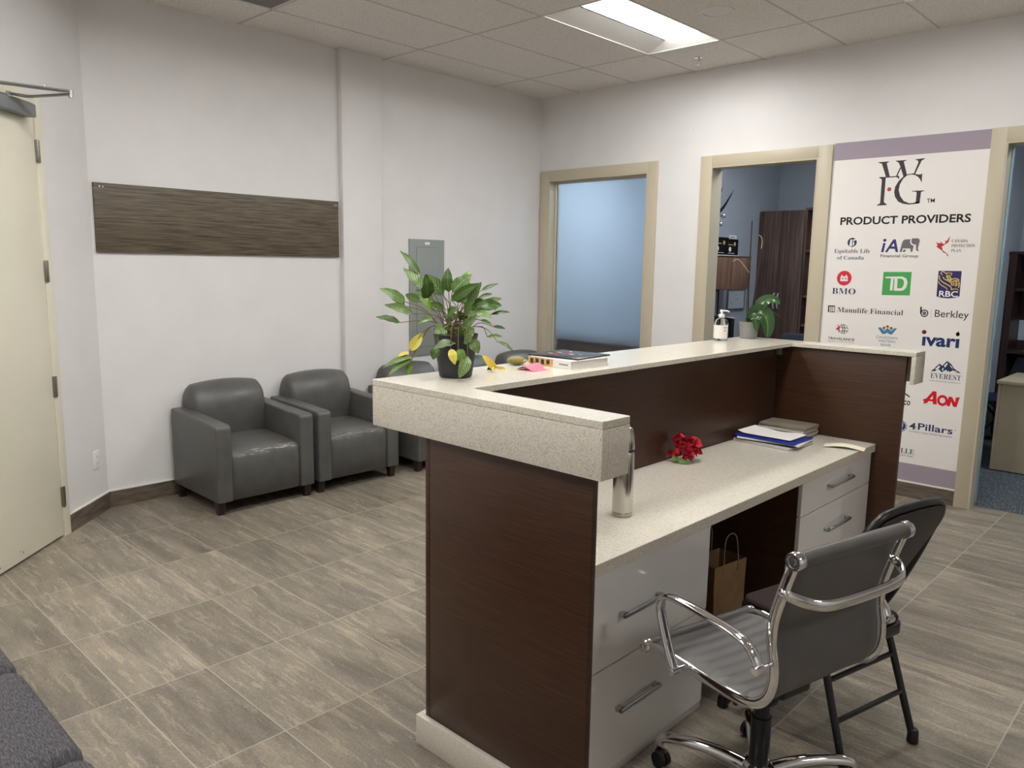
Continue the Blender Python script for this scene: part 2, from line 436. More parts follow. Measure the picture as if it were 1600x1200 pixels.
def cells():
    xs = [0.0] + [X1 + TW * k for k in range(15)]; xs = [x for x in xs if x < XR] + [XR]
    ys = [0.0] + [Y1 - TL * k for k in range(6)]; ys = [y for y in ys if y > YB] + [YB]
    return xs, ys
xs, ys = cells()
lightcells = set()
bm = bmn()
for i in range(len(xs) - 1):
    for j in range(len(ys) - 1):
        if (i - 1, j - 1) in LIGHTS: lightcells.add((i, j)); continue
        box(bm, xs[i], xs[i + 1], ys[j + 1], ys[j], H, H + 0.02)
struct('ceiling', bm, 'ceil')
bm = bmn()
w = 0.007
for x in xs[1:-1]: box(bm, x - w, x + w, YB, 0, H - 0.0015, H + 0.004)
for y in ys[1:-1]: box(bm, 0, XR, y - w, y + w, H - 0.0018, H + 0.004)
struct('ceiling_grid', bm, 'grid')

# walls. left wall x=0, sign wall y=0 (with three openings), 45 degree corner wall on the left
bm = bmn(); box(bm, -0.12, 0.0, -4.16, 0.12, 0, H); struct('wall_left', bm, 'wall')
bm = bmn(); box(bm, 0.0, 0.052, -2.338, -1.971, 0, H, 0.002); struct('wall_left_column', bm, 'wall')
OPEN = [(0.125, 1.268, 2.415), (1.885, 2.768, 2.418), (3.972, 4.88, 2.422)]
bm = bmn()
px = -0.12
for (a, b, zt) in OPEN:
    box(bm, px, a, 0.0, 0.12, 0, H); box(bm, a, b, 0.0, 0.12, zt, H); px = b
box(bm, px, XR + 0.12, 0.0, 0.12, 0, H)
struct('wall_sign', bm, 'wall')
bm = bmn(); box(bm, XR, XR + 0.12, YB, 0, 0, H); struct('wall_right', bm, 'wall')
bm = bmn(); box(bm, 3.7, XR, YB - 0.12, YB, 0, H); struct('wall_back', bm, 'wall')
DA = Vector((0.0, -4.14, 0)); DD = Vector((0.7071, -0.7071, 0)); DN = Vector((0.7071, 0.7071, 0))
ANG = -pi / 4            # local x along the wall, local y towards the room
DM = Matrix.Translation(DA) @ Matrix.Rotation(ANG, 4, 'Z')
def dstruct(name, bm, mats, parent=None):
    if parent is None: bmesh.ops.transform(bm, matrix=DM, verts=bm.verts)
    return struct(name, bm, mats, parent)
DO = (0.545, 1.475, 2.41)     # door opening along the corner wall
bm = bmn()
box(bm, -0.05, DO[0], -0.12, 0, 0, H); box(bm, DO[0], DO[1], -0.12, 0, DO[2], H); box(bm, DO[1], 5.6, -0.12, 0, 0, H)
dstruct('wall_corner', bm, 'wall')

# tile baseboards with a bead of white caulk on top
def basebd(name, a, b, nrm):
    bm = bmn(); a = Vector((*a, 0)); b = Vector((*b, 0)); n = Vector((*nrm, 0)) * 0.012
    for z0, z1, k, mi in ((0, 0.105, 1.0, 0), (0.105, 0.113, 0.8, 1)):
        prism(bm, [(p.x, p.y) for p in (a, b, b + n * k, a + n * k)], 'Z', z0, z1, mi=mi)
    struct(name, bm, ['basetile', 'caulk'])
basebd('baseboard_left', (0, -4.14), (0, -2.338), (1, 0))
basebd('baseboard_column', (0.052, -2.35), (0.052, -1.96), (1, 0))
basebd('baseboard_left.001', (0, -1.971), (0, 0), (1, 0))
basebd('baseboard_sign', (1.37, 0), (1.785, 0), (0, -1))
basebd('baseboard_sign.001', (2.87, 0), (3.885, 0), (0, -1))
basebd('baseboard_sign.002', (4.98, 0), (XR, 0), (0, -1))
a = DA + DD * 0.0; b = DA + DD * 0.478
basebd('baseboard_corner', (a.x, a.y), (b.x, b.y), (0.7071, 0.7071))
a = DA + DD * 1.55; b = DA + DD * 5.4
basebd('baseboard_corner.001', (a.x, a.y), (b.x, b.y), (0.7071, 0.7071))

# door in the corner wall: frame, leaf, hinges, closer
bm = bmn()
box(bm, DO[0] - 0.066, DO[0], -0.1, 0.012, 0, DO[2] + 0.05, 0.003); box(bm, DO[1], DO[1] + 0.066, -0.1, 0.012, 0, DO[2] + 0.05, 0.003)
box(bm, DO[0] - 0.066, DO[1] + 0.066, -0.1, 0.0119, DO[2], DO[2] + 0.052, 0.003)
fr = bm
bm = bmn(); box(bm, DO[0] + 0.003, DO[1] - 0.003, -0.045, 0.004, 0.012, DO[2] - 0.003, 0.002)
for (s, z, r) in ((0.93, 0.05, 0.004), (0.955, 0.062, 0.003), (1.13, 0.04, 0.005)):    # chipped paint near the bottom
    n0 = len(bm.faces); box(bm, s, s + r * 2, 0.0041, 0.0046, z, z + r * 1.5, mi=1)
bmesh.ops.transform(bm, matrix=DM, verts=bm.verts)
door = struct('door_1', bm, ['cream', 'dark'])
bmesh.ops.transform(fr, matrix=DM, verts=fr.verts); struct('frame', fr, 'beige', door)
door.children[0].data.materials[0] = M['cream']
for z in (2.164, 1.523, 0.879, 0.238):
    bm = bmn(); lathe(bm, [(0.008, z - 0.06), (0.0085, z - 0.058), (0.0085, z + 0.058), (0.008, z + 0.06)], (DO[0] - 0.004, 0.014, 0), 12)
    for q in (-0.02, 0.02): lathe(bm, [(0.0092, z + q - 0.001), (0.0092, z + q + 0.001)], (DO[0] - 0.004, 0.014, 0), 12)
    box(bm, DO[0] - 0.03, DO[0] + 0.006, 0.0041, 0.0135, z - 0.058, z + 0.058, 0.001)
    bmesh.ops.transform(bm, matrix=DM, verts=bm.verts); struct('hinge', bm, 'hinge', door)
bm = bmn(); box(bm, 0.62, 0.96, 0.004, 0.066, 2.325, 2.39, 0.004)
bmesh.ops.transform(bm, matrix=DM, verts=bm.verts); cl = struct('closer_body', bm, 'closer', door)
bm = bmn()
el = (0.715, 0.30, 2.428)
tube(bm, [(0.80, 0.036, 2.39), (0.80, 0.036, 2.42)], 0.012, 12)
tube(bm, catmull([(0.80, 0.036, 2.412), (0.785, 0.09, 2.404), (0.765, 0.14, 2.404), el], 6), 0.008, 8, rb=0.012, ref=(0, 0, 1))
tube(bm, [(el[0], el[1], 2.41), (el[0], el[1], 2.447)], 0.011, 12)
tube(bm, [(el[0], el[1], 2.440), (0.98, 0.03, 2.432)], 0.010, 8)
tube(bm, [(0.80, 0.215, 2.44), (0.80, 0.215, 2.455)], 0.004, 8)
box(bm, 0.95, 1.02, 0.0121, 0.04, 2.418, 2.45, 0.004)
bmesh.ops.transform(bm, matrix=DM, verts=bm.verts); struct('closer_arm', bm, 'satin', door)

# openings of the sign wall: painted casings and jambs
def casing(name, a, b, zt, x0, x1, ztop, mat_='beige'):
    bm = bmn()
    box(bm, x0, a, -0.02, 0.0, 0, ztop, 0.002); box(bm, b, x1, -0.02, 0.0, 0, ztop, 0.002); box(bm, a - 0.001, b + 0.001, -0.0199, 0.0, zt, ztop, 0.002)
    box(bm, a, a + 0.012, -0.02, 0.14, 0, zt); box(bm, b - 0.012, b, -0.02, 0.14, 0, zt); box(bm, a, b, -0.0195, 0.14, zt - 0.012, zt)
    return struct(name, bm, mat_)
w1 = casing('window_1', 0.125, 1.268, 2.415, 0.02, 1.365, 2.505)
bm = bmn(); box(bm, 0.137, 1.256, 0.085, 0.095, 0.012, 2.403); struct('pane', bm, 'frosted', w1)
bm = bmn()
for (xa, xb, za, zb) in ((0.137, 1.256, 2.385, 2.403), (0.137, 0.15, 0.0, 2.385), (1.243, 1.256, 0.0, 2.385), (0.137, 1.256, 0.0, 0.05)):
    box(bm, xa, xb, 0.06, 0.084, za, zb); box(bm, xa, xb, 0.096, 0.12, za, zb)
struct('stop_bead', bm, 'beige', w1)
casing('door_2', 1.885, 2.768, 2.418, 1.785, 2.87, 2.505)
d3 = casing('door_3', 3.972, 4.88, 2.422, 3.884, 4.98, 2.513)
bm = bmn(); box(bm, 3.984, 3.992, 0.09, 0.139, 0.02, 2.40, 0.001); struct('glass_edge', bm, 'glass_edge', d3)

# the three offices behind: walls and low ceilings
def office(tag_, x0, x1, y1, zc, k, lx, ly):
    bm = bmn(); t = 0.04
    box(bm, x0 - t, x0, 0.12, y1 + t, 0, zc); box(bm, x1, x1 + t, 0.12, y1 + t, 0, zc); box(bm, x0, x1, y1, y1 + t, 0, zc)
    struct('wall_office_' + tag_, bm, 'wall_office')
    bm = bmn(); box(bm, x0, x1, 0.12, y1, zc, zc + 0.03); struct('ceiling_office_' + tag_, bm, 'ceil')
    f = thing('office_fill_panel', 'added unseen cool white ceiling panel lighting the %s office' % tag_, 'light', (lx, ly, zc))  # added panel to light the office, no fixture known there
    bm = bmn(); box(bm, -0.305, 0.305, -0.305, 0.305, -0.012, 0.0, 0.002); part('frame', bm, 'pan', f)
    bm = bmn(); box(bm, -0.285, 0.285, -0.285, 0.285, -0.014, -0.012); part('diffuser', bm, 'cool%d' % k, f)
office('left', -0.35, 1.19, 2.5, 2.9, 0, 0.75, 1.25)
office('middle', 1.273, 3.38, 2.55, 2.9, 1, 2.55, 0.75)
office('right', 3.46, 6.3, 3.35, 2.9, 2, 4.9, 1.0)

# ceiling things
def troffer(i, j, label):
    x0, x1, y1, y0 = xs[i], xs[i + 1], ys[j], ys[j + 1]
    cx, cy = (x0 + x1) / 2, (y0 + y1) / 2
    t = thing('ceiling_light', label, 'light', (cx, cy, H), group='recessed ceiling lights')
    hx, hy = (x1 - x0) / 2, (y1 - y0) / 2
    bm = bmn(); e = 0.012
    for (a, b, c, d) in ((-hx, hx, -hy, -hy + e), (-hx, hx, hy - e, hy), (-hx, -hx + e, -hy + e, hy - e), (hx - e, hx, -hy + e, hy - e)): box(bm, a, b, c, d, -0.003, 0.02)
    part('frame', bm, 'pan', t)
    # a slightly tilted matt plate along the left side, steep white rims round the flat lens
    ox, oy, dz = hx - e, hy - e, 0.05
    px, rx, iy, pz = -ox + 0.205, ox - 0.02, oy - 0.10, 0.001 + 0.205 * math.tan(R(11))
    bm = bmn(); q = [bm.verts.new(p) for p in ((-ox, -oy, 0.001), (-ox, oy, 0.001), (px, iy, pz), (px, -iy, pz))]; bm.faces.new(q)
    part('side_plate', bm, 'pan', t)
    bm = bmn()
    V = [bm.verts.new(p) for p in ((-ox, -oy, 0.001), (ox, -oy, 0.001), (ox, oy, 0.001), (-ox, oy, 0.001), (px, -iy, dz), (rx, -iy, dz), (rx, iy, dz), (px, iy, dz), (px, -iy, pz), (px, iy, pz))]
    for f_ in ((0, 1, 5, 4, 8), (1, 2, 6, 5), (2, 3, 9, 7, 6)): bm.faces.new([V[k] for k in f_])
    part('rim', bm, 'pan', t)
    bm = bmn(); box(bm, px, rx, -iy, iy, dz - 0.001, dz + 0.004)
    part('lens', bm, 'lens_dim' if (i - 1, j - 1) == (5, 0) else 'lens', t)
    return t
LL = {(2, 0): 'large bright ceiling light recessed above the waiting area, nearest the far corner', (5, 0): 'ceiling light cut off by the top edge at upper right'}
for (i, j) in sorted(lightcells):
    troffer(i, j, LL.get((i - 1, j - 1), 'recessed ceiling light over the room, just outside the photo'))  # the far right fixture is an added fill light
bm = bmn()
lathe(bm, [(0.105, 0.0), (0.105, -0.006), (0.088, -0.010), (0.087, -0.004), (0.0, -0.004)][:4] + [(0.086, -0.0065), (0.001, -0.0075)], (2.585, -1.268, H), 36)
sp = solo('ceiling_speaker', bm, 'speaker_cloth', 'round white speaker grille in the ceiling beside the bright light', 'speaker', (2.585, -1.268, H))
t = thing('fire_sprinkler', 'small metal fire sprinkler on the ceiling near the sign wall', 'sprinkler', (1.93, -0.37, H))
bm = bmn(); lathe(bm, [(0.036, 0), (0.036, -0.004), (0.02, -0.009), (0.012, -0.009)], n=20); part('escutcheon', bm, 'chrome', t)
bm = bmn(); lathe(bm, [(0.009, -0.008), (0.009, -0.03), (0.006, -0.034)], n=12)
for s in (-1, 1): tube(bm, catmull([(0.008 * s, 0, -0.028), (0.016 * s, 0, -0.04), (0.004 * s, 0, -0.055)], 4), 0.0022, 6)
part('nozzle', bm, 'chrome', t)
bm = bmn(); lathe(bm, [(0.02, -0.056), (0.02, -0.058), (0.003, -0.06)], n=16); part('deflector', bm, 'satin', t)
vt = thing('air_vent', 'grey louvred air vent in the ceiling at the upper left', 'vent', (X1 + TW / 2, Y1 - 2 * TL - TL / 2, H))
bm = bmn(); hx, hy = TW / 2 - 0.008, TL / 2 - 0.008
for (a, b, c, d) in ((-hx, hx, -hy, -hy + .02), (-hx, hx, hy - .02, hy), (-hx, -hx + .02, -hy, hy), (hx - .02, hx, -hy, hy)): box(bm, a, b, c, d, -0.006, -0.0019, 0.001)
part('frame', bm, 'grille', vt)
bm = bmn(); box(bm, -hx + .02, hx - .02, -hy + .02, hy - .02, -0.003, -0.002); part('backing', bm, 'grille_dark', vt)
bm = bmn(); k = -hx + 0.032
while k < hx - 0.02:
    prism(bm, [(k, -0.0035), (k + 0.011, -0.0065), (k + 0.012, -0.0055), (k + 0.001, -0.0028)], 'Y', -hy + .02, hy - .02); k += 0.018
part('louvre_blades', bm, 'grille', vt)

# things fixed on the walls
bm = bmn(); box(bm, 0.001, 0.022, -4.121, -2.361, 1.638, 2.059, 0.002)
wp = solo('wall_panel', bm, 'veneer', 'long dark wood grain panel screwed to the wall above the armchairs', 'panel', (0.001, -3.241, 1.85))
bm = bmn()
for y, z in ((-4.085, 2.035), (-4.065, 2.035), (-2.395, 2.03), (-2.38, 2.03)): lathe(bm, [(0.005, 0.021), (0.005, 0.0225), (0.002, 0.0235)], (0, y, z), 10, 'X')
part('screw', bm, 'satin', wp, world=True)
ep = thing('electrical_panel', 'grey flush electrical panel door on the wall behind the plant', 'panel', (0.0, -1.463, 0.807))
bm = bmn(); box(bm, 0.0005, 0.016, -0.194, 0.194, 0, 0.995, 0.002); part('cover', bm, 'panel_grey', ep)
bm = bmn(); box(bm, 0.0155, 0.0165, -0.122, 0.122, 0.07, 0.93); part('door_gap', bm, 'panel_grey_dark', ep)
bm = bmn(); box(bm, 0.0155, 0.0195, -0.119, 0.119, 0.073, 0.927, 0.001); d = part('panel_door', bm, 'panel_grey', ep)
bm = bmn(); box(bm, 0.019, 0.024, -0.11, -0.085, 0.52, 0.57, 0.002); part('latch', bm, 'black', d)
bm = bmn(); box(bm, 0.0158, 0.0172, -0.027, 0.027, 0.95, 0.972, 0.0005); part('badge', bm, 'white_plastic', ep)
for y in (-0.175, 0.175):
    bm = bmn(); lathe(bm, [(0.005, 0.0155), (0.005, 0.0175), (0.002, 0.018)], (0, y, 0.81), 10, 'X'); part('screw', bm, 'satin', ep)
wo = thing('wall_outlet', 'white double power outlet low on the corner wall beside the door', 'outlet', tuple(DA + DD * 0.128 + Vector((0, 0, 0.35))), rz=ANG)
bm = bmn(); box(bm, -0.036, 0.036, 0.0, 0.006, -0.058, 0.058, 0.002); part('cover_plate', bm, 'white_plastic', wo)
for z in (-0.02, 0.02):
    bm = bmn(); box(bm, -0.017, 0.017, 0.006, 0.008, z - 0.014, z + 0.014, 0.002)
    for sx in (-0.006, 0.006): box(bm, sx - 0.001, sx + 0.001, 0.0081, 0.0084, z - 0.004, z + 0.005, mi=1)
    part('socket', bm, ['white_plastic', 'dark'], wo)
bm = bmn(); prism(bm, [(1.680, 2.742), (1.684, 2.744), (1.695, 2.722), (1.691, 2.720)], 'Y', -0.006, 0.0, 0.001)
solo('wall_hook', bm, 'white_plastic', 'tiny white adhesive hook high on the wall between frosted window and office doorway', 'hook', (1.687, -0.001, 2.73))

# ================================================================== THE WALL POSTER
POLYS=[(1, 'charcoal', 1, [(3193, 2355), (3264, 2355), (3265, 2352), (3249, 2344), (3277, 2251), (3251, 2251), (3217, 2342), (3193, 2351)]), (1, 'charcoal', 1, [(3308, 2356), (3379, 2356), (3378, 2353), (3361, 2346), (3389, 2257), (3367, 2245), (3340, 2318), (3327, 2343), (3309, 2352)]), (1, 'charcoal', 1, [(3341, 2313), (3346, 2301), (3327, 2250), (3318, 2251)]), (1, 'charcoal', 1, [(3436, 2356), (3495, 2359), (3494, 2355), (3475, 2343), (3441, 2256), (3431, 2256), (3455, 2332), (3453, 2345), (3437, 2352)]), (1, 'charcoal', 1, [(3206, 2252), (3249, 2251), (3338, 2253), (3342, 2225), (3331, 2239), (3321, 2245), (3251, 2244), (3252, 2078), (3273, 2060), (3274, 2056), (3206, 2055), (3205, 2058), (3227, 2071), (3226, 2234), (3207, 2247)]), (1, 'charcoal', 1, [(3430, 2263), (3393, 2259), (3367, 2247), (3338, 2216), (3319, 2180), (3315, 2144), (3323, 2111), (3347, 2077), (3379, 2061), (3417, 2054), (3454, 2056), (3487, 2060), (3487, 2071), (3465, 2071), (3449, 2064), (3420, 2063), (3384, 2079), (3358, 2113), (3344, 2156), (3349, 2194), (3368, 2232), (3391, 2252), (3418, 2256), (3443, 2250), (3463, 2236), (3477, 2219), (3485, 2202), (3488, 2204), (3487, 2259), (3477, 2253), (3462, 2253)]), (1, 'charcoal', 1, [(3431, 2145), (3510, 2145), (3511, 2142), (3490, 2135), (3487, 2060), (3462, 2057), (3462, 2133), (3453, 2139), (3432, 2141)]), (2, 'poster', 2, [(3037, 1776), (3042, 1819), (3050, 1822), (3056, 1805), (3056, 1772), (3042, 1769)]), (2, 'poster', 2, [(3053, 1815), (3071, 1822), (3085, 1824), (3086, 1817), (3063, 1808)]), (3, 'indigo', 1, [(3272, 1793), (3288, 1793), (3279, 1729), (3262, 1729)]), (3, 'indigo', 1, [(3337, 1817), (3354, 1818), (3377, 1730), (3360, 1730), (3353, 1752), (3318, 1753), (3305, 1729), (3288, 1729)]), (3, 'poster', 2, [(3343, 1792), (3349, 1769), (3329, 1769)]), (3, 'grey', 1, [(3386, 1730), (3397, 1791), (3403, 1809), (3415, 1816), (3451, 1818), (3449, 1804), (3450, 1793), (3458, 1781), (3475, 1772), (3469, 1731), (3458, 1731), (3454, 1754), (3406, 1755), (3401, 1730)]), (3, 'grey', 1, [(3459, 1823), (3497, 1824), (3509, 1816), (3511, 1805), (3503, 1753), (3510, 1742), (3507, 1737), (3497, 1738), (3491, 1747), (3489, 1779), (3468, 1784), (3459, 1793), (3457, 1804)]), (3, 'olive', 1, [(3411, 1745), (3428, 1747), (3421, 1731), (3407, 1730)]), (4, 'red', 1, [(3697, 1839), (3692, 1799), (3680, 1784), (3665, 1773), (3651, 1767), (3662, 1739), (3686, 1723), (3698, 1705), (3693, 1701), (3682, 1721), (3662, 1728), (3660, 1737), (3617, 1767), (3626, 1773), (3614, 1800), (3627, 1789), (3645, 1789), (3639, 1804), (3660, 1783), (3673, 1789), (3669, 1808), (3680, 1803)]), (4, 'poster', 2, [(3661, 1774), (3673, 1783), (3692, 1795), (3693, 1787), (3701, 1713), (3685, 1733), (3670, 1741), (3668, 1763)]), (5, 'poster', 2, [(2992, 1517), (2992, 1547), (2999, 1566), (3018, 1548), (3034, 1567), (3044, 1548), (3046, 1518)]), (5, 'bmored', 3, [(3000, 1533), (3008, 1544), (3017, 1533)]), (5, 'bmored', 3, [(3022, 1533), (3030, 1545), (3039, 1533)]), (6, 'green', 1, [(3291, 1590), (3478, 1593), (3479, 1431), (3292, 1427)]), (6, 'poster', 2, [(3308, 1557), (3362, 1559), (3363, 1546), (3362, 1462), (3344, 1461), (3345, 1547), (3309, 1546)]), (6, 'poster', 2, [(3362, 1559), (3419, 1561), (3446, 1549), (3457, 1522), (3452, 1487), (3436, 1466), (3415, 1460), (3370, 1461), (3369, 1536), (3364, 1539)]), (6, 'green', 3, [(3390, 1545), (3414, 1546), (3430, 1535), (3434, 1519), (3431, 1493), (3420, 1480), (3392, 1478)]), (6, 'green', 3, [(3363, 1546), (3368, 1546), (3368, 1462), (3364, 1462)]), (7, 'rbcblue', 1, [(3647, 1604), (3788, 1605), (3790, 1437), (3766, 1426), (3720, 1420), (3682, 1423), (3649, 1431)]), (8, 'black', 1, [(2917, 1335), (2968, 1337), (2969, 1286), (2918, 1285)]), (10, 'red', 1, [(3017, 1194), (3013, 1172), (3015, 1137), (3010, 1139), (3004, 1160), (2985, 1157), (2997, 1175)]), (11, 'blue', 1, [(3285, 1194), (3307, 1196), (3330, 1173), (3351, 1195), (3378, 1175), (3397, 1196), (3416, 1197), (3385, 1151), (3371, 1150), (3352, 1161), (3337, 1151), (3318, 1150)]), (11, 'brown', 2, [(3349, 1216), (3363, 1207), (3356, 1195), (3351, 1198), (3346, 1196), (3338, 1205)]), (11, 'brown', 2, [(3325, 1206), (3339, 1198), (3330, 1178), (3316, 1192)]), (11, 'brown', 2, [(3375, 1206), (3388, 1197), (3379, 1179), (3363, 1196)]), (12, 'maroon', 1, [(3600, 1197), (3608, 1187), (3602, 1174), (3591, 1170)]), (12, 'maroon', 1, [(3805, 1204), (3815, 1184), (3806, 1171), (3793, 1180)]), (13, 'navy', 1, [(3659, 915), (3682, 938), (3694, 957), (3712, 974), (3727, 960), (3756, 997), (3785, 975), (3801, 950), (3847, 922), (3820, 922), (3797, 937), (3772, 917), (3754, 936), (3728, 915), (3710, 934), (3684, 919)]), (13, 'poster', 2, [(3685, 932), (3707, 962), (3716, 953), (3699, 927)]), (13, 'poster', 2, [(3738, 962), (3757, 985), (3761, 976), (3747, 950)]), (13, 'poster', 2, [(3772, 971), (3786, 963), (3796, 943), (3782, 957)]), (13, 'poster', 2, [(3750, 917), (3771, 929), (3785, 918)]), (13, 'poster', 2, [(3726, 936), (3739, 950), (3736, 925)]), (13, 'poster', 2, [(3805, 935), (3824, 931), (3820, 925)]), (15, 'aon', 1, [(3685, 779), (3708, 779), (3718, 689), (3693, 689), (3691, 707), (3666, 707), (3654, 690), (3630, 685), (3638, 702), (3628, 705), (3630, 715), (3648, 723)]), (15, 'poster', 2, [(3688, 750), (3690, 723), (3671, 720)]), (15, 'aon', 2, [(3787, 754), (3808, 754), (3829, 717), (3831, 753), (3855, 758), (3841, 688), (3820, 688), (3805, 722), (3799, 688), (3779, 688)])]
STROKES=[(2, 'poster', 2, 9, [(3064, 1803), (3068, 1790), (3062, 1776)]), (7, 'gold', 2, 5, [(3673, 1577), (3663, 1588), (3669, 1598), (3682, 1598), (3689, 1590), (3728, 1590), (3726, 1576)]), (7, 'gold', 2, 5, [(3701, 1588), (3698, 1578)]), (7, 'gold', 2, 7, [(3724, 1573), (3702, 1570), (3703, 1561), (3725, 1560), (3728, 1546)]), (7, 'gold', 2, 9, [(3704, 1550), (3724, 1544), (3714, 1533)]), (7, 'gold', 2, 6, [(3677, 1564), (3688, 1550), (3717, 1535), (3734, 1521), (3735, 1507)]), (7, 'gold', 2, 6, [(3657, 1573), (3657, 1553), (3678, 1530), (3712, 1511), (3732, 1497), (3740, 1476)]), (7, 'gold', 2, 5, [(3654, 1534), (3660, 1519), (3683, 1502), (3702, 1492), (3711, 1478)]), (7, 'gold', 2, 7, [(3725, 1535), (3739, 1551), (3762, 1553), (3779, 1543)]), (7, 'gold', 2, 6, [(3733, 1529), (3752, 1540), (3773, 1537), (3782, 1518), (3778, 1492)]), (7, 'gold', 2, 5, [(3745, 1530), (3745, 1508)]), (7, 'gold', 2, 6, [(3752, 1534), (3764, 1530), (3761, 1500)]), (7, 'gold', 2, 4, [(3737, 1510), (3776, 1511)]), (7, 'gold', 2, 4, [(3746, 1521), (3779, 1520)]), (7, 'gold', 2, 5, [(3741, 1483), (3768, 1485), (3779, 1477)]), (8, 'poster', 2, 8, [(2932, 1327), (2931, 1310), (2934, 1303), (2930, 1289)]), (8, 'poster', 2, 8, [(2946, 1328), (2945, 1311), (2948, 1304), (2944, 1290)]), (8, 'poster', 2, 8, [(2960, 1329), (2958, 1312), (2962, 1305), (2957, 1291)]), (9, 'black', 1, 11, [(3559, 1356), (3561, 1310)]), (9, 'lightgrey', 1, 3, [(3626, 1342), (3629, 1283)]), (10, 'darkgrey', 1, 5, [(3022, 1202), (3038, 1172), (3036, 1137)]), (10, 'darkgrey', 1, 5, [(3039, 1203), (3053, 1169), (3048, 1134)]), (10, 'darkgrey', 1, 5, [(3020, 1176), (3069, 1176)]), (10, 'darkgrey', 1, 5, [(3022, 1151), (3071, 1153)]), (14, 'black', 1, 9, [(3504, 741), (3518, 734), (3540, 719)]), (16, 'poster', 2, 6, [(3512, 527), (3510, 495)]), (16, 'poster', 2, 6, [(3510, 485), (3510, 477)])]
CIRCLES=[(1, 'red_dot', 1, (3281, 2164), 14, 14, 0), (2, 'navy', 1, (3055, 1799), 33, 33, 0), (3, 'indigo', 1, (3281, 1812), 11, 11, 0), (5, 'bmored', 1, (3019, 1540), 53, 54, 0), (9, 'black', 1, (3584, 1312), 25, 26, 0.72), (9, 'grey', 1, (3584, 1312), 13, 14, 0), (10, 'darkgrey', 1, (3044, 1165), 33, 34, 0.9), (10, 'red', 1, (3001, 1191), 5, 5, 0), (12, 'maroon', 1, (3593, 1183), 14, 14, 0), (12, 'maroon', 1, (3803, 1183), 12, 14, 0), (15, 'aon', 1, (3751, 722), 34, 38, 0.52), (16, 'navyblue', 1, (3505, 504), 36, 40, 0.9), (16, 'navyblue', 1, (3505, 504), 28, 31, 0)]
TEXTS=[('TM', 'sansb', 'black', 1, 3531, 3581, 2062, 26), ('PRODUCT PROVIDERS', 'bold', 'black', 1, 2959, 3811, 1927, 53), ('Equitable Life', 'serif', 'navygrey', 1, 2931, 3186, 1723, 28), ('of Canada', 'serif', 'navygrey', 1, 2956, 3147, 1676, 26), ('Financial Group', 'sansb', 'grey', 1, 3260, 3511, 1694, 20), ('CANADA', 'serif', 'darkgrey', 1, 3710, 3806, 1794, 19), ('PROTECTION', 'serif', 'darkgrey', 1, 3711, 3851, 1762, 19), ('PLAN', 'serif', 'darkgrey', 1, 3712, 3772, 1730, 19), ('BMO', 'serif', 'navy', 1, 2938, 3108, 1423, 43), ('RBC', 'sansb', 'white', 2, 3664, 3779, 1432, 38), ('Manulife Financial', 'serif', 'darkgrey', 1, 2988, 3446, 1290, 36), ('Berkley', 'sans', 'black', 1, 3650, 3857, 1292, 48), ('TRAVELANCE', 'sansb', 'darkgrey', 1, 2934, 3128, 1084, 17), ('Your peace of mind, Our Promise', 'sans', 'darkgrey', 1, 2934, 3128, 1069, 7), ('CANADIAN', 'sans', 'steel', 1, 3279, 3423, 1117, 18), ('WESTERN', 'sans', 'steel', 1, 3296, 3411, 1091, 18), ('BANK', 'sans', 'steel', 1, 3316, 3387, 1064, 18), ('ıvarı', 'sansb2', 'navyblue', 1, 3587, 3817, 1093, 59), ('EVEREST', 'serif', 'navygrey', 1, 3661, 3850, 870, 35), ('INSURANCE AGENCY', 'sans', 'grey', 1, 3658, 3852, 848, 8), ('co', 'sansb', 'black', 1, 3505, 3548, 660, 32), ('4', 'bold', 'darkgrey', 1, 3556, 3599, 493, 46), ('Pillars', 'sansb', 'navyblue', 1, 3613, 3833, 497, 46), ('®', 'sans', 'grey', 1, 3843, 3852, 524, 10), ('Canada’s Debt Relief Specialists', 'sans', 'grey', 1, 3555, 3833, 472, 11), ('LLE', 'serif', 'darkgrey', 1, 3514, 3603, 312, 35), ('NT INC', 'sans', 'darkgrey', 1, 3516, 3602, 290, 11)]
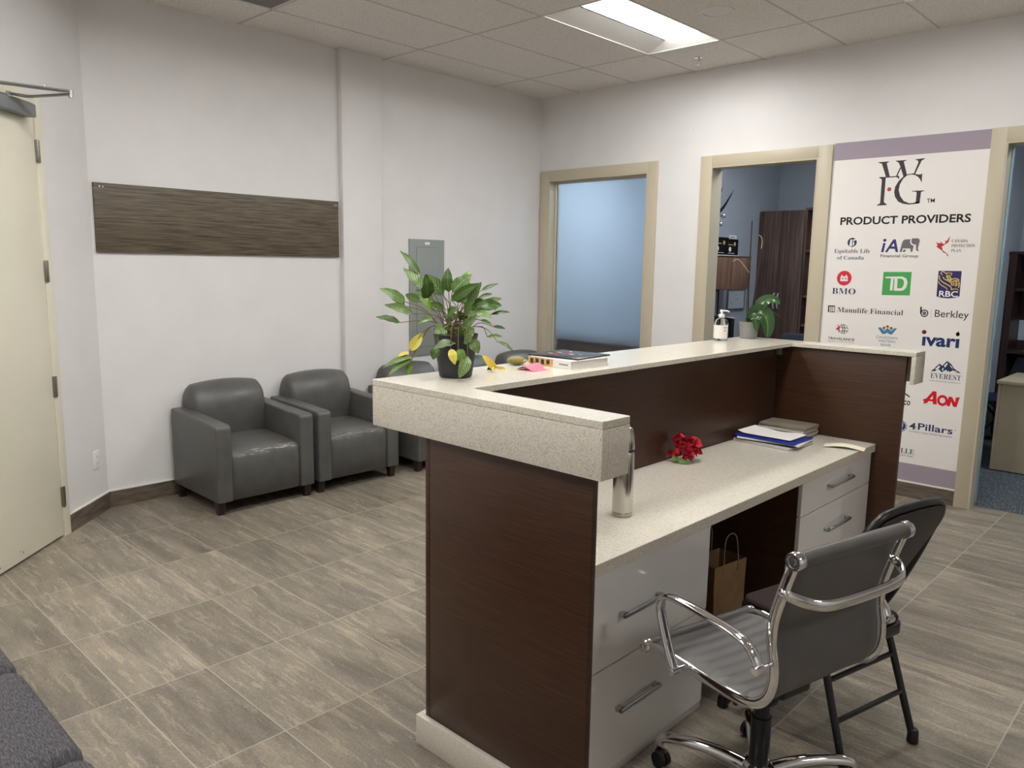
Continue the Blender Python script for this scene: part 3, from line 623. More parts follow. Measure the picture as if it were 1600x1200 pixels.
def build_poster():
    t = thing('wall_poster', 'tall white product providers poster with rows of logos between two doorways', 'poster', (3.38, 0.0, 1.31))
    bm = bmn(); box(bm, 2.879, 3.881, -0.003, -0.0005, 0.118, 2.511)
    part('sheet', bm, 'ink_poster', t, world=True)
    for z0, z1 in ((2.388, 2.511), (0.118, 0.243)):
        bm = bmn(); box(bm, 2.879, 3.881, -0.0036, -0.003, z0, z1); part('color_band', bm, 'ink_purple', t, world=True)
    logos = {}
    for (cur, col, lay, pts) in POLYS: logos.setdefault(cur, []).append((lay, col, [pts]))
    for (cur, col, lay, wd, pts) in STROKES:
        quads = []
        P = [Vector((x, z)) for x, z in pts]
        if len(P) > 2: P = [Vector((v.x, v.y)) for v in catmull([(p.x, p.y, 0) for p in P], 4)]
        ns = []
        for i in range(len(P)):
            d = (P[min(i + 1, len(P) - 1)] - P[max(i - 1, 0)]).normalized(); ns.append(Vector((-d.y, d.x)) * wd / 2)
        for i in range(len(P) - 1): quads.append([tuple(P[i] + ns[i]), tuple(P[i + 1] + ns[i + 1]), tuple(P[i + 1] - ns[i + 1]), tuple(P[i] - ns[i])])
        logos.setdefault(cur, []).append((lay, col, quads))
    for (cur, col, lay, c, rx, rz, rin) in CIRCLES:
        n = 32; ring = [(c[0] + rx * cos(2 * pi * k / n), c[1] + rz * sin(2 * pi * k / n)) for k in range(n)]
        if rin:
            inn = [(c[0] + rx * rin * cos(2 * pi * k / n), c[1] + rz * rin * sin(2 * pi * k / n)) for k in range(n)]
            fl = [[ring[k], ring[(k + 1) % n], inn[(k + 1) % n], inn[k]] for k in range(n)]
        else: fl = [ring]
        logos.setdefault(cur, []).append((lay, col, fl))
    for cur, L in logos.items():
        bm = bmn(); mats = []
        for lay, col, fl in L:
            if 'ink_' + col not in mats: mats.append('ink_' + col)
            for pts in fl:
                f = bm.faces.new([bm.verts.new((x / 1000, -0.003 - 0.0005 * lay, z / 1000)) for x, z in pts]); f.material_index = mats.index('ink_' + col)
                f.normal_update()
                if f.normal.y > 0: f.normal_flip()
        part('emblem', bm, mats, t, world=True, smooth=False)
    caps = {}
    def uni(s, style):
        if style != 'serif': return s
        o = ''
        for ch in s:
            if 'A' <= ch <= 'Z': o += chr(0x1D400 + ord(ch) - 65)
            elif 'a' <= ch <= 'z': o += chr(0x1D41A + ord(ch) - 97)
            else: o += ch
        return o
    def flat(s, style):
        cu_ = bpy.data.curves.new('lettering', 'FONT'); cu_.body = uni(s, style); cu_.resolution_u = 3
        cu_.offset = {'serif': -0.006, 'sans': 0.0, 'sansb': 0.016, 'sansb2': 0.03, 'bold': 0.026}[style]
        ob = bpy.data.objects.new('lettering', cu_); COL.objects.link(ob)
        dg = bpy.context.evaluated_depsgraph_get()
        me = bpy.data.meshes.new_from_object(ob.evaluated_get(dg))
        bpy.data.objects.remove(ob); bpy.data.curves.remove(cu_); return me
    for (s, style, col, lay, x0, x1, zb, cap) in TEXTS:
        if style not in caps: caps[style] = max(v.co.y for v in flat('H', style).vertices)
        me = flat(s, style)
        if not me.vertices: continue
        a = min(v.co.x for v in me.vertices); b = max(v.co.x for v in me.vertices)
        sx = (x1 - x0) / (b - a); sz = cap / caps[style] if s not in ('\u0131var\u0131', 'co', '\u00ae') else cap / max(v.co.y for v in me.vertices)
        bm = bmn(); bm.from_mesh(me); bpy.data.meshes.remove(me)
        for v in bm.verts: v.co = Vector(((x0 + (v.co.x - a) * sx) / 1000, -0.003 - 0.0005 * (lay + 1), (zb + v.co.y * sz) / 1000))
        part('lettering', bm, 'ink_' + col, t, world=True, smooth=False)
build_poster()

# ================================================================== RECEPTION COUNTER
ZT = 1.217
rc = thing('reception_counter', 'dark brown reception counter with raised white quartz top', 'counter', (3.6, -3.1, 0))
bm = bmn()
prism(bm, [(3.14, -4.34), (4.095, -4.34), (4.095, -4.222), (3.492, -4.222), (3.492, -1.895), (4.10, -1.895), (4.10, -1.755), (3.14, -1.755)], 'Z', 1.196, ZT, 0.0015, 1)
part('counter_top', bm, 'quartz', rc, world=True)
bm = bmn()
box(bm, 3.14, 4.095, -4.34, -4.3132, 1.062, 1.1955, 0.001)
part('fascia', bm, 'quartz', rc, world=True)
bm = bmn(); box(bm, 4.0705, 4.095, -4.313, -4.222, 1.062, 1.1955, 0.001); box(bm, 3.52, 4.07, -4.2415, -4.222, 1.15, 1.1955); part('fascia_end', bm, 'quartz', rc, world=True)
bm = bmn(); box(bm, 3.14, 3.16, -4.3125, -1.7755, 1.062, 1.1955, 0.001); part('fascia', bm, 'quartz', rc, world=True)
bm = bmn(); box(bm, 3.14, 4.08, -1.775, -1.755, 1.062, 1.1955, 0.001); part('fascia', bm, 'quartz', rc, world=True)
bm = bmn(); box(bm, 4.0805, 4.10, -1.895, -1.755, 1.062, 1.1955, 0.001); part('fascia_end', bm, 'quartz', rc, world=True)
bm = bmn(); box(bm, 3.402, 4.05, -4.313, -4.29, 0.0, 1.195, 0.001); part('end_panel', bm, 'brown', rc, world=True)
bm = bmn(); box(bm, 3.380, 3.401, -4.313, -1.845, 0.0, 1.195, 0.001); part('front_panel', bm, 'brown', rc, world=True)
bm = bmn(); box(bm, 3.402, 4.052, -1.87, -1.845, 0.0, 1.195, 0.001); part('end_panel', bm, 'brown', rc, world=True)
bm = bmn(); box(bm, 3.355, 4.05, -4.335, -4.3135, 0.0, 0.103, 0.0015); box(bm, 3.355, 3.3795, -4.3134, -1.82, 0.0, 0.103, 0.0015); box(bm, 3.355, 4.05, -1.8445, -1.82, 0.0, 0.103, 0.0015)
part('plinth', bm, 'quartz', rc, world=True)
bm = bmn(); box(bm, 3.402, 3.432, -1.8895, -1.8705, 1.145, 1.195, 0.002); part('corner_bracket', bm, 'satin', rc, world=True)

ZD = 0.745
bm = bmn(); box(bm, 3.4025, 3.945, -4.289, -1.8715, 0.705, ZD, 0.0015, 1)
solo('desk_worktop', bm, 'quartz', 'long white quartz desk surface inside the counter, lower than its raised top', 'worktop', (3.67, -3.08, 0.705))

def handle(par, y0, y1, z):
    bm = bmn()
    box(bm, 3.9475, 3.957, y0, y1, z - 0.004, z + 0.009, 0.001)
    for y in (y0, y1 - 0.022): box(bm, 3.9302, 3.955, y, y + 0.022, z - 0.004, z + 0.009, 0.001)
    part('handle', bm, 'satin', par, world=True)
def cabinet(label, y0, y1, splits, hy0, hy1, side):
    t = thing('drawer_cabinet', label, 'cabinet', (3.67, (y0 + y1) / 2, 0), group='drawer cabinets under the desk')
    bm = bmn()
    box(bm, 3.42, 3.911, y0, y0 + 0.018, 0.0, 0.703); box(bm, 3.42, 3.911, y1 - 0.018, y1, 0.0, 0.703)
    box(bm, 3.42, 3.44, y0 + 0.018, y1 - 0.018, 0.0, 0.703); box(bm, 3.44, 3.911, y0 + 0.018, y1 - 0.018, 0.03, 0.05); box(bm, 3.44, 3.9105, y0 + 0.018, y1 - 0.018, 0.683, 0.703)
    part('carcass', bm, 'brown', t, world=True)
    for a, b, zh in splits:
        bm = bmn(); box(bm, 3.912, 3.93, y0 + 0.002, y1 - 0.002, a, b, 0.0012, 1)
        d = part('drawer_front', bm, 'gloss_white', t, world=True)
        handle(d, hy0, hy1, zh)
    bm = bmn(); box(bm, 3.906, 3.926, y0 + 0.001, y1 - 0.001, 0.0, 0.027, 0.001); part('kick_strip', bm, 'grid', t, world=True)
cabinet('white two drawer cabinet under the near end of the desk', -4.288, -3.46, [(0.389, 0.7, 0.54), (0.03, 0.385, 0.226)], -4.005, -3.78, 1)
cabinet('white three drawer cabinet under the far end of the desk', -2.69, -1.875, [(0.547, 0.7, 0.632), (0.286, 0.543, 0.427), (0.03, 0.282, 0.2)], -2.42, -2.153, -1)

# ================================================================== SEATING
def make_armchair(label, seatmat, loc, group):
    t = thing('armchair', label, 'armchair', loc, group=group)
    W, D = 0.345, 0.66
    for s in (-1, 1):
        bm = bmn()
        a, b = sorted((s * 0.243, s * W))
        prism(bm, [(0.015, 0.09), (0.0, 0.12), (0.0, 0.605), (0.02, 0.613), (D - 0.02, 0.583), (D, 0.565), (D, 0.085)], 'Y', a, b, 0.014, 3)
        part('armrest', bm, 'leather', t, ang=50)
    bm = bmn()
    prof = [(0.16, 0.11), (0.16, 0.405), (0.22, 0.415), (0.40, 0.408), (0.56, 0.398), (0.622, 0.385), (0.64, 0.362), (0.645, 0.30), (0.645, 0.095), (0.63, 0.085), (0.2, 0.085)]
    ys = [-0.2425, -0.235, -0.2, -0.12, 0, 0.12, 0.2, 0.235, 0.2425]
    rows = []
    for y in ys:
        e = 1 - (abs(y) / 0.2425) ** 4
        k = 0.25 if abs(y) > 0.24 else 1
        rows.append([(x + (0.004 * e if x > 0.6 else 0) - (0.008 if (k < 1 and x > 0.6) else 0), y, z + (0.014 * e if z > 0.36 else 0) - (0.01 if (k < 1 and z > 0.35) else 0)) for x, z in prof])
    V = gridsurf(bm, rows, closed_u=True)
    bm.faces.new(V[0]); bm.faces.new(V[-1][::-1]); bmesh.ops.recalc_face_normals(bm, faces=bm.faces)
    part('seat', bm, seatmat, t, ang=60)
    bm = bmn(); rows = []
    N = 22
    for i in range(N + 1):
        q = -1 + 2 * i / N
        y = 0.262 * math.copysign(1 - (1 - abs(q)) ** 1.6, q)
        u = abs(y) / 0.262
        top = 0.785 - 0.026 * u ** 2 - 0.055 * max(0, (u - 0.86) / 0.14) ** 2.4
        bul = 0.185 + 0.03 * (1 - u ** 2) - 0.02 * max(0, (u - 0.85) / 0.15) ** 2
        rows.append([(0.0, y, 0.36), (-0.005, y, 0.55), (0.0, y, top - 0.07), (0.015, y, top - 0.02), (0.05, y, top), (0.10, y, top - 0.004), (0.14, y, top - 0.03), (bul - 0.01, y, top - 0.09), (bul + 0.01, y, top - 0.17), (bul, y, 0.50), (bul - 0.008, y, 0.40), (bul - 0.02, y, 0.36)])
    V = gridsurf(bm, rows, closed_u=True)
    bm.faces.new(V[0]); bm.faces.new(V[-1][::-1]); bmesh.ops.recalc_face_normals(bm, faces=bm.faces)
    part('backrest', bm, 'leather', t, ang=60)
    for x in (0.045, 0.60):
        for y in (-0.31, 0.31):
            bm = bmn()
            p = [(-0.027, -0.027), (0.027, -0.027), (0.027, 0.027), (-0.027, 0.027)]
            a = [bm.verts.new((x + u, y + v, 0.09)) for u, v in p]; b = [bm.verts.new((x + u * 0.72, y + v * 0.72, 0.0)) for u, v in p]
            bm.faces.new(a); bm.faces.new(b[::-1])
            for k in range(4): bm.faces.new((a[k], b[k], b[(k + 1) % 4], a[(k + 1) % 4]))
            bmesh.ops.recalc_face_normals(bm, faces=bm.faces)
            part('leg', bm, 'darkwood', t)
    return t
GA = 'grey leather armchairs along the left wall'
ac = make_armchair('grey leather armchair nearest the corner wall, pale scuffs along its seat edge', 'leather_scuffed', (0.03, -3.385, 0), GA)
ac2 = make_armchair('second grey armchair from the corner wall, with cracked leather on its seat', 'leather_cracked', (0.03, -2.655, 0), GA)
ac3 = make_armchair('third grey armchair from the corner, its back showing above the counter beside the plant', 'leather', (0.065, -1.80, 0), GA)
dup(ac3, (0.05, -1.105, 0), 'fourth grey armchair from the corner, mostly hidden behind the charcoal plant pot')
dup(ac3, (0.05, -0.41, 0), 'last grey armchair in the row, its top showing behind the book on the counter')

# waiting bench at the lower left corner of the photo
so = thing('waiting_sofa', 'dark grey woven fabric sofa in the lower left corner of the photo', 'sofa', (3.08, -5.72, 0))
def W_(bm, name, mt, par=so, ang=45): return part(name, bm, mt, par, world=True, ang=ang)
bm = bmn(); box(bm, 2.26, 3.905, -6.09, -5.37, 0.10, 0.30, 0.01); W_(bm, 'base', 'fabric')
for k in range(3):
    x0 = 2.253 + 0.552 * k
    bm = bmn(); box(bm, x0 + 0.002, x0 + 0.55, -5.9, -5.333, 0.302, 0.455, 0.045, 5); W_(bm, 'seat_cushion', 'fabric', ang=60)
    bm = bmn(); prism(bm, [(-5.95, 0.40), (-6.05, 0.80), (-6.0, 0.82), (-5.92, 0.80), (-5.86, 0.47)], 'X', x0 + 0.002, x0 + 0.55, 0.03, 4); W_(bm, 'back_cushion', 'fabric', ang=60)
bm = bmn(); box(bm, 2.25, 3.91, -6.16, -6.06, 0.10, 0.78, 0.02, 3); W_(bm, 'back_frame', 'fabric')
for x in (2.3, 3.86):
    for y in (-6.1, -5.42):
        bm = bmn(); lathe(bm, [(0.018, 0), (0.024, 0.1)], (x, y, 0), 14); W_(bm, 'leg', 'black')

# --------------------------------------------------------------- task chair
RZ = math.atan2(-0.2402, 0.9707)
tc = thing('office_chair', 'grey ribbed leather office chair with chrome arms pulled up to the desk', 'chair', (4.077, -3.756, 0), RZ)
PATH = [(0.0, 0.462), (0.05, 0.472), (0.14, 0.472), (0.24, 0.470), (0.33, 0.470), (0.395, 0.480), (0.436, 0.512), (0.455, 0.56), (0.455, 0.615), (0.445, 0.67), (0.447, 0.73), (0.462, 0.79), (0.48, 0.85), (0.495, 0.893)]
cp = [(v.x, v.z) for v in catmull([(x, 0, z) for x, z in PATH], 12)]
HWC = 0.212
def sling():
    bm = bmn(); L = 0; top, bot = [], []
    tg = []
    for i in range(len(cp)):
        a, b = cp[max(i - 1, 0)], cp[min(i + 1, len(cp) - 1)]; d = Vector((b[0] - a[0], b[1] - a[1])).normalized(); tg.append(d)
    rnd = random.Random(4)
    for i, (x, z) in enumerate(cp):
        if i: L += math.hypot(x - cp[i - 1][0], z - cp[i - 1][1])
        n = Vector((-tg[i].y, tg[i].x))
        rowt, rowb = [], []
        for j in range(19):
            u = -1 + j / 9
            y = HWC * u
            rib = 0.0055 * abs(sin(pi * L / 0.043 + 0.12 * sin(3 * u)))
            wr = 0.004 * sin(L * 60 + 2 * u) * max(0, abs(u) - 0.55) if 0.2 < L < 0.45 else 0
            sag = -0.006 * (1 - u * u) if L < 0.4 else 0.004 * (1 - u * u)
            e = 1 if abs(u) < 0.97 else 0.2
            h = (0.006 + rib) * e + sag + wr
            rowt.append((x + n.x * h, y, z + n.y * h)); hb = -0.007 * e + sag
            rowb.append((x + n.x * hb, y, z + n.y * hb))
        top.append(rowt); bot.append(rowb)
    rows = [t_ + b_[::-1] for t_, b_ in zip(top, bot)]
    V = gridsurf(bm, rows, closed_u=True); bm.faces.new(V[0]); bm.faces.new(V[-1][::-1])
    bmesh.ops.recalc_face_normals(bm, faces=bm.faces); return bm
part('seat_and_back', sling(), 'task_leather', tc, ang=70)
for (x, z, r, nm) in ((-0.006, 0.463, 0.019, 'front_roll'), (0.499, 0.903, 0.021, 'top_roll')):
    bm = bmn(); lathe(bm, [(r * 0.6, -0.226), (r, -0.222), (r, 0.222), (r * 0.6, 0.226)], (x, 0, z), 24, 'Y'); o = part(nm, bm, 'task_leather', tc, ang=50)
    for s in (-1, 1):
        bm = bmn(); lathe(bm, [(r + 0.002, s * 0.218), (r + 0.003, s * 0.222), (r + 0.003, s * 0.238), (r, s * 0.243), (r * 0.75, s * 0.243), (r * 0.7, s * 0.240), (r * 0.4, s * 0.240), (r * 0.35, s * 0.243), (0.001, s * 0.243)], (x, 0, z), 24, 'Y')
        bmesh.ops.recalc_face_normals(bm, faces=bm.faces)
        part('end_cap', bm, 'chrome', o)
for s in (-1, 1):
    bm = bmn(); tube(bm, [(x, s * 0.229, z) for x, z in cp], 0.017, 12, rb=0.008, ref=(0, s, 0)) if False else tube(bm, [(x, s * 0.229, z) for x, z in cp], 0.0075, 12, rb=0.016, ref=(0, 1, 0))
    part('side_frame', bm, 'chrome', tc, ang=60)
    bm = bmn()
    ap = catmull([(0.162, s * 0.275, 0.472), (0.14, s * 0.279, 0.525), (0.118, s * 0.280, 0.58), (0.100, s * 0.280, 0.632), (0.103, s * 0.280, 0.662), (0.128, s * 0.280, 0.682), (0.19, s * 0.280, 0.687), (0.28, s * 0.280, 0.684), (0.36, s * 0.280, 0.677), (0.408, s * 0.279, 0.665), (0.434, s * 0.277, 0.640), (0.448, s * 0.275, 0.612)], 6)
    tube(bm, ap, 0.0165, 12, rb=0.009, ref=(0, 1, 0))
    a = part('armrest', bm, 'chrome', tc, ang=60)
    for (x, z) in ((0.160, 0.474), (0.449, 0.612)):
        bm = bmn(); lathe(bm, [(0.006, s * 0.225), (0.006, s * 0.262), (0.012, s * 0.264), (0.013, s * 0.29), (0.010, s * 0.293), (0.001, s * 0.293)], (x, 0, z), 16, 'Y'); bmesh.ops.recalc_face_normals(bm, faces=bm.faces)
        part('pin', bm, 'chrome', a)
bm = bmn()
sp_ = catmull([(0.474, -0.229, 0.812), (0.493, -0.222, 0.806), (0.518, -0.20, 0.797), (0.538, -0.165, 0.790), (0.546, -0.11, 0.787), (0.547, 0, 0.785), (0.546, 0.11, 0.787), (0.538, 0.165, 0.790), (0.518, 0.20, 0.797), (0.493, 0.222, 0.806), (0.474, 0.229, 0.812)], 6)
tube(bm, sp_, 0.016, 12, rb=0.008, ref=(0, 0, 1))
for s in (-1, 1): lathe(bm, [(0.010, 0.462), (0.012, 0.466), (0.012, 0.484), (0.006, 0.489)], (0, s * 0.229, 0.813), 14, 'X')
part('back_stretcher', bm, 'chrome', tc, ang=60)
bm = bmn(); 
for x in (0.10, 0.34): tube(bm, [(x, -0.226, 0.452), (x, 0.226, 0.452)], 0.009, 10)
part('under_bar', bm, 'chrome', tc)
HX, HY = 0.225, 0.035
bm = bmn(); box(bm, 0.12, 0.35, HY - 0.075, HY + 0.055, 0.395, 0.447, 0.015, 3)
lathe(bm, [(0.036, 0.395), (0.052, 0.375), (0.055, 0.35), (0.045, 0.325), (0.034, 0.315)], (HX, HY, 0), 24)
prism(bm, [(0.09, 0.43), (0.20, 0.43), (0.19, 0.37), (0.15, 0.325), (0.11, 0.325), (0.085, 0.37)], 'Y', HY + 0.005, HY + 0.055, 0.012, 3)
part('tilt_mechanism', bm, 'black', tc, ang=50)
bm = bmn(); lathe(bm, [(0.028, 0.10), (0.030, 0.11), (0.030, 0.27), (0.024, 0.272), (0.024, 0.32), (0.02, 0.325)], (HX, HY, 0), 24); part('gas_column', bm, 'blackgloss', tc)
base = None
bm = bmn(); lathe(bm, [(0.03, 0.062), (0.046, 0.07), (0.05, 0.09), (0.046, 0.112), (0.034, 0.118)], (HX, HY, 0), 24); base = part('base_hub', bm, 'chrome', tc)
for k in range(5):
    a = R(208 + 72 * k); ca, sa = cos(a), sin(a)
    def rp(r, z): return (HX + ca * r, HY + sa * r, z)
    bm = bmn()
    pth = catmull([rp(0.035, 0.092), rp(0.10, 0.106), (rp(0.18, 0.112)), rp(0.25, 0.108), rp(0.29, 0.100), rp(0.306, 0.088), rp(0.308, 0.07)], 5)
    rr = [0.022 - 0.009 * i / (len(pth) - 1) for i in range(len(pth))]
    tube(bm, pth, rr, 12, ref=(-sa, ca, 0)); part('base_arm', bm, 'chrome', base, ang=60)
    cx, cy, _ = rp(0.312, 0)
    bm = bmn(); tube(bm, [(cx, cy, 0.04), (cx, cy, 0.074)], 0.007, 10)
    wa = a + 1.1 + k * 0.7; dx, dy = cos(wa), sin(wa)
    for s in (-0.019, 0.003):
        c = Vector((cx + dx * s - dy * 0.012, cy + dy * s + dx * 0.012, 0.026))
        n = 20; r0 = []; r1 = []
        for q in range(n):
            an = 2 * pi * q / n; off = Vector((-dy * cos(an) * 0.026, dx * cos(an) * 0.026, sin(an) * 0.026))
            r0.append(bm.verts.new(c + off)); r1.append(bm.verts.new(c + off + Vector((dx, dy, 0)) * 0.016))
        bm.faces.new(r0); bm.faces.new(r1[::-1])
        for q in range(n): bm.faces.new((r0[q], r0[(q + 1) % n], r1[(q + 1) % n], r1[q]))
    bmesh.ops.recalc_face_normals(bm, faces=bm.faces)
    ball(bm, (cx - dy * 0.006, cy + dx * 0.006, 0.045), 0.02, (0.9, 0.9, 0.7), 12, 8)
    part('caster', bm, 'black', tc, ang=40)

# --------------------------------------------------------------- folding chair behind it
lc = 0.528
ol = Vector((0.2402, 0.9707, 0))
fo = Vector((4.077, -3.756, 0)) + ol * lc
fc = thing('folding_chair', 'black padded folding chair standing behind the grey office chair', 'chair', tuple(fo), RZ)
bm = bmn()
side = [(-0.175, 0.012), (-0.06, 0.158), (0.06, 0.310), (0.155, 0.432), (0.215, 0.545), (0.265, 0.665)]
wdt = [0.2, 0.2, 0.2, 0.2, 0.198, 0.205]
L_ = [Vector((x, -w_, z)) for (x, z), w_ in zip(side, wdt)] + [Vector((0.303, -0.2, 0.76)), Vector((0.326, -0.2, 0.815)), Vector((0.345, -0.16, 0.866)), Vector((0.351, -0.08, 0.880))]
path = L_ + [Vector((0.352, 0, 0.882))] + [Vector((v.x, -v.y, v.z)) for v in L_[::-1]]
tube(bm, catmull(path, 5), 0.0135, 12); part('front_frame', bm, 'blackgloss', fc, ang=60)
for s in (-1, 1):
    bm = bmn(); tube(bm, [(0.16, s * 0.178, 0.415), (0.20, s * 0.178, 0.37), (0.318, s * 0.192, 0.012)], 0.0125, 12); part('leg', bm, 'blackgloss', fc)
    bm = bmn(); lathe(bm, [(0.016, 0.0), (0.019, 0.004), (0.017, 0.045), (0.014, 0.05)], (0.316, s * 0.192, 0), 14); part('rubber_foot', bm, 'black', fc)
    bm = bmn(); lathe(bm, [(0.018, 0.0), (0.021, 0.004), (0.019, 0.035), (0.014, 0.045)], (-0.178, s * 0.2, 0), 14); part('rubber_foot', bm, 'black', fc)
for f_ in (0.22, 0.56):
    x, z = 0.20 + 0.118 * f_, 0.37 - 0.358 * f_
    y = 0.178 + 0.014 * f_
    bm = bmn(); tube(bm, [(x, -y, z), (x, y, z)], 0.009, 10); part('crossbar', bm, 'blackgloss', fc)
bm = bmn(); tube(bm, [(-0.125, -0.2, 0.075), (-0.125, 0.2, 0.075)], 0.010, 10); part('crossbar', bm, 'blackgloss', fc)
def rounded(x0, x1, y0, y1, r, n=5):
    o = []
    for cx, cy, a0 in ((x1 - r, y1 - r, 0), (x0 + r, y1 - r, 90), (x0 + r, y0 + r, 180), (x1 - r, y0 + r, 270)):
        for k in range(n + 1): a = R(a0 + 90 * k / n); o.append((cx + r * cos(a), cy + r * sin(a)))
    return o
bm = bmn(); prism(bm, rounded(-0.15, 0.255, -0.187, 0.187, 0.035), 'Z', 0.378, 0.418, 0.004, 2); sh = part('seat_shell', bm, 'blackgloss', fc, ang=50)
bm = bmn(); prism(bm, rounded(-0.143, 0.248, -0.18, 0.18, 0.035), 'Z', 0.416, 0.446, 0.013, 3); part('seat_pad', bm, 'fabric2', fc, ang=60)
# back shell, tapering to a narrow waist; axes along the leaning back
OUT = [(-0.115, 0.545), (-0.14, 0.575), (-0.165, 0.66), (-0.188, 0.74), (-0.194, 0.785), (-0.187, 0.828), (-0.16, 0.858), (-0.10, 0.870), (0, 0.874)]
OUT = OUT + [(-a, b) for a, b in OUT[-2::-1]]
def backx(z): return 0.212 + (z - 0.545) * 0.425
bm = bmn()
v0 = [bm.verts.new((backx(z) - 0.006, y, z)) for y, z in OUT]; v1 = [bm.verts.new((backx(z) + 0.016, y, z)) for y, z in OUT]
cF = bm.verts.new((backx(0.72) - 0.004, 0, 0.72)); cB = bm.verts.new((backx(0.72) + 0.026, 0, 0.72))
n = len(OUT)
for k in range(n):
    bm.faces.new((v0[k], v1[k], v1[(k + 1) % n], v0[(k + 1) % n])); bm.faces.new((v1[k], cB, v1[(k + 1) % n])); bm.faces.new((v0[(k + 1) % n], cF, v0[k]))
bmesh.ops.recalc_face_normals(bm, faces=bm.faces)
bk = part('back_shell', bm, 'black', fc, ang=50)
bm = bmn(); rows = []
for i in range(41):
    f_ = i / 40; z = 0.575 + 0.30 * f_
    hw = 0.13 + 0.05 * min(1, f_ / 0.7) - 0.07 * max(0, (f_ - 0.85) / 0.15) ** 2
    row = []
    for j in range(13):
        u = -1 + j / 6
        th = 0.034 * (1 - abs(u) ** 4) * (1 - abs(2 * f_ - 1) ** 8) + 0.003 * abs(sin(pi * (j * 0.5 + i * 0.9)))
        row.append((backx(z) - 0.0065 - th - 0.001, hw * u, z - th * 0.2))
    rows.append(row)
gridsurf(bm, rows); part('back_pad', bm, 'fabric2', fc, ang=60)

# potted plant leaves: base, tip (mm from the pot base), width, kind
LEAVES=[((-105, -72, 344), (-177, -99, 425), 23, 0), ((-84, -79, 300), (-145, -110, 365), 39, 1), ((-56, -81, 265), (-37, -104, 348), 47, 0), ((-54, -9, 278), (-99, -52, 345), 42, 1), ((-33, -3, 287), (-41, 2, 369), 34, 0), ((-9, -8, 288), (9, 63, 348), 44, 0), ((12, -30, 261), (99, 12, 321), 30, 0), ((54, 10, 246), (98, 25, 324), 34, 1), ((19, 101, 293), (35, 171, 316), 13, 0), ((20, 88, 268), (26, 149, 281), 12, 0), ((44, 83, 252), (59, 166, 264), 16, 1), ((71, 40, 243), (99, 94, 229), 23, 0), ((73, 97, 213), (99, 163, 220), 12, 0), ((80, 20, 222), (133, 43, 205), 27, 2), ((75, 44, 196), (99, 80, 176), 13, 0), ((78, 101, 172), (95, 145, 163), 10, 0), ((78, 74, 138), (103, 125, 137), 12, 2), ((117, 83, 124), (171, 108, 92), 13, 0), ((-109, -131, 253), (-147, -209, 298), 33, 1), ((-142, -108, 237), (-201, -136, 281), 25, 0), ((-83, -120, 215), (-136, -198, 244), 27, 1), ((-138, -131, 182), (-182, -200, 200), 25, 0), ((-103, -71, 255), (-156, -93, 275), 27, 1), ((-26, -80, 228), (-35, -130, 265), 44, 2), ((-8, -49, 233), (-25, -93, 253), 20, 0), ((-34, -74, 200), (-47, -128, 182), 21, 2), ((-73, -139, 92), (-57, -95, 152), 30, 3), ((-75, -141, 88), (-100, -178, 67), 12, 3), ((-69, -135, 72), (-116, -221, 35), 23, 1), ((-69, -135, 65), (-96, -215, 12), 19, 2), ((-75, -140, 47), (-70, -149, -4), 22, 2), ((9, -46, 215), (58, -42, 236), 33, 0), ((57, -15, 167), (101, 0, 213), 33, 1), ((61, -25, 123), (105, -11, 173), 42, 1), ((39, -32, 133), (66, -34, 182), 31, 0), ((-11, -79, 118), (23, -47, 147), 34, 0), ((52, -47, 124), (21, -118, 103), 29, 4), ((8, -89, 106), (5, -106, 66), 29, 0), ((55, -72, 104), (73, -69, 53), 25, 3), ((73, -55, 104), (94, -48, 59), 34, 2), ((96, -33, 80), (104, -80, -14), 35, 1), ((92, -9, 136), (115, -1, 90), 33, 1), ((-10, 46, 281), (26, 52, 235), 33, 0), ((-10, -51, 172), (-16, -57, 150), 22, 0), ((-87, -14, 311), (-100, -26, 288), 33, 0), ((-8, 34, 251), (-33, 37, 289), 33, 0), ((-8, 75, 290), (-39, 73, 323), 22, 0), ((57, 54, 214), (63, 87, 236), 17, 0), ((3, -25, 163), (1, -54, 181), 22, 0), ((39, 9, 198), (37, -20, 226), 28, 0), ((-20, 22, 211), (-45, -1, 182), 28, 0)]

# ================================================================== THINGS ON THE COUNTER AND DESK
EPS = 0.0006
def leafgeo(bm, b, t, w, seed, mi=0, droop=0.10, view=Vector((0.62, -0.66, 0.43)), nl=10, fold=0.16, shape=0.75):
    rnd = random.Random(seed); b = Vector(b); t = Vector(t); ax = t - b; L = ax.length; ax.normalize()
    v = (view + Vector((rnd.uniform(-.45, .45), rnd.uniform(-.45, .45), rnd.uniform(-.25, .45)))).normalized()
    side = ax.cross(v)
    side.normalize(); nrm = side.cross(ax).normalized()
    rows = []
    tw = rnd.uniform(-0.35, 0.35)
    for i in range(nl + 1):
        f_ = i / nl
        ww = w * 0.5 * (sin(pi * min(1, f_ ** shape * 0.985 + 0.012))) ** 0.8
        c = b + ax * (L * f_) + nrm * (droop * L * sin(pi * f_))
        s2 = (side * cos(tw * f_) + nrm * sin(tw * f_)); n2 = s2.cross(ax) * -1
        row = []
        for j in range(5):
            u = -1 + j / 2
            wav = 0.05 * w * sin(f_ * 19 + seed) * abs(u)
            row.append(c + s2 * (ww * u) + nrm * (abs(u) * fold * ww + wav))
        rows.append(row)
    gridsurf(bm, rows, mi=mi, uv=True)

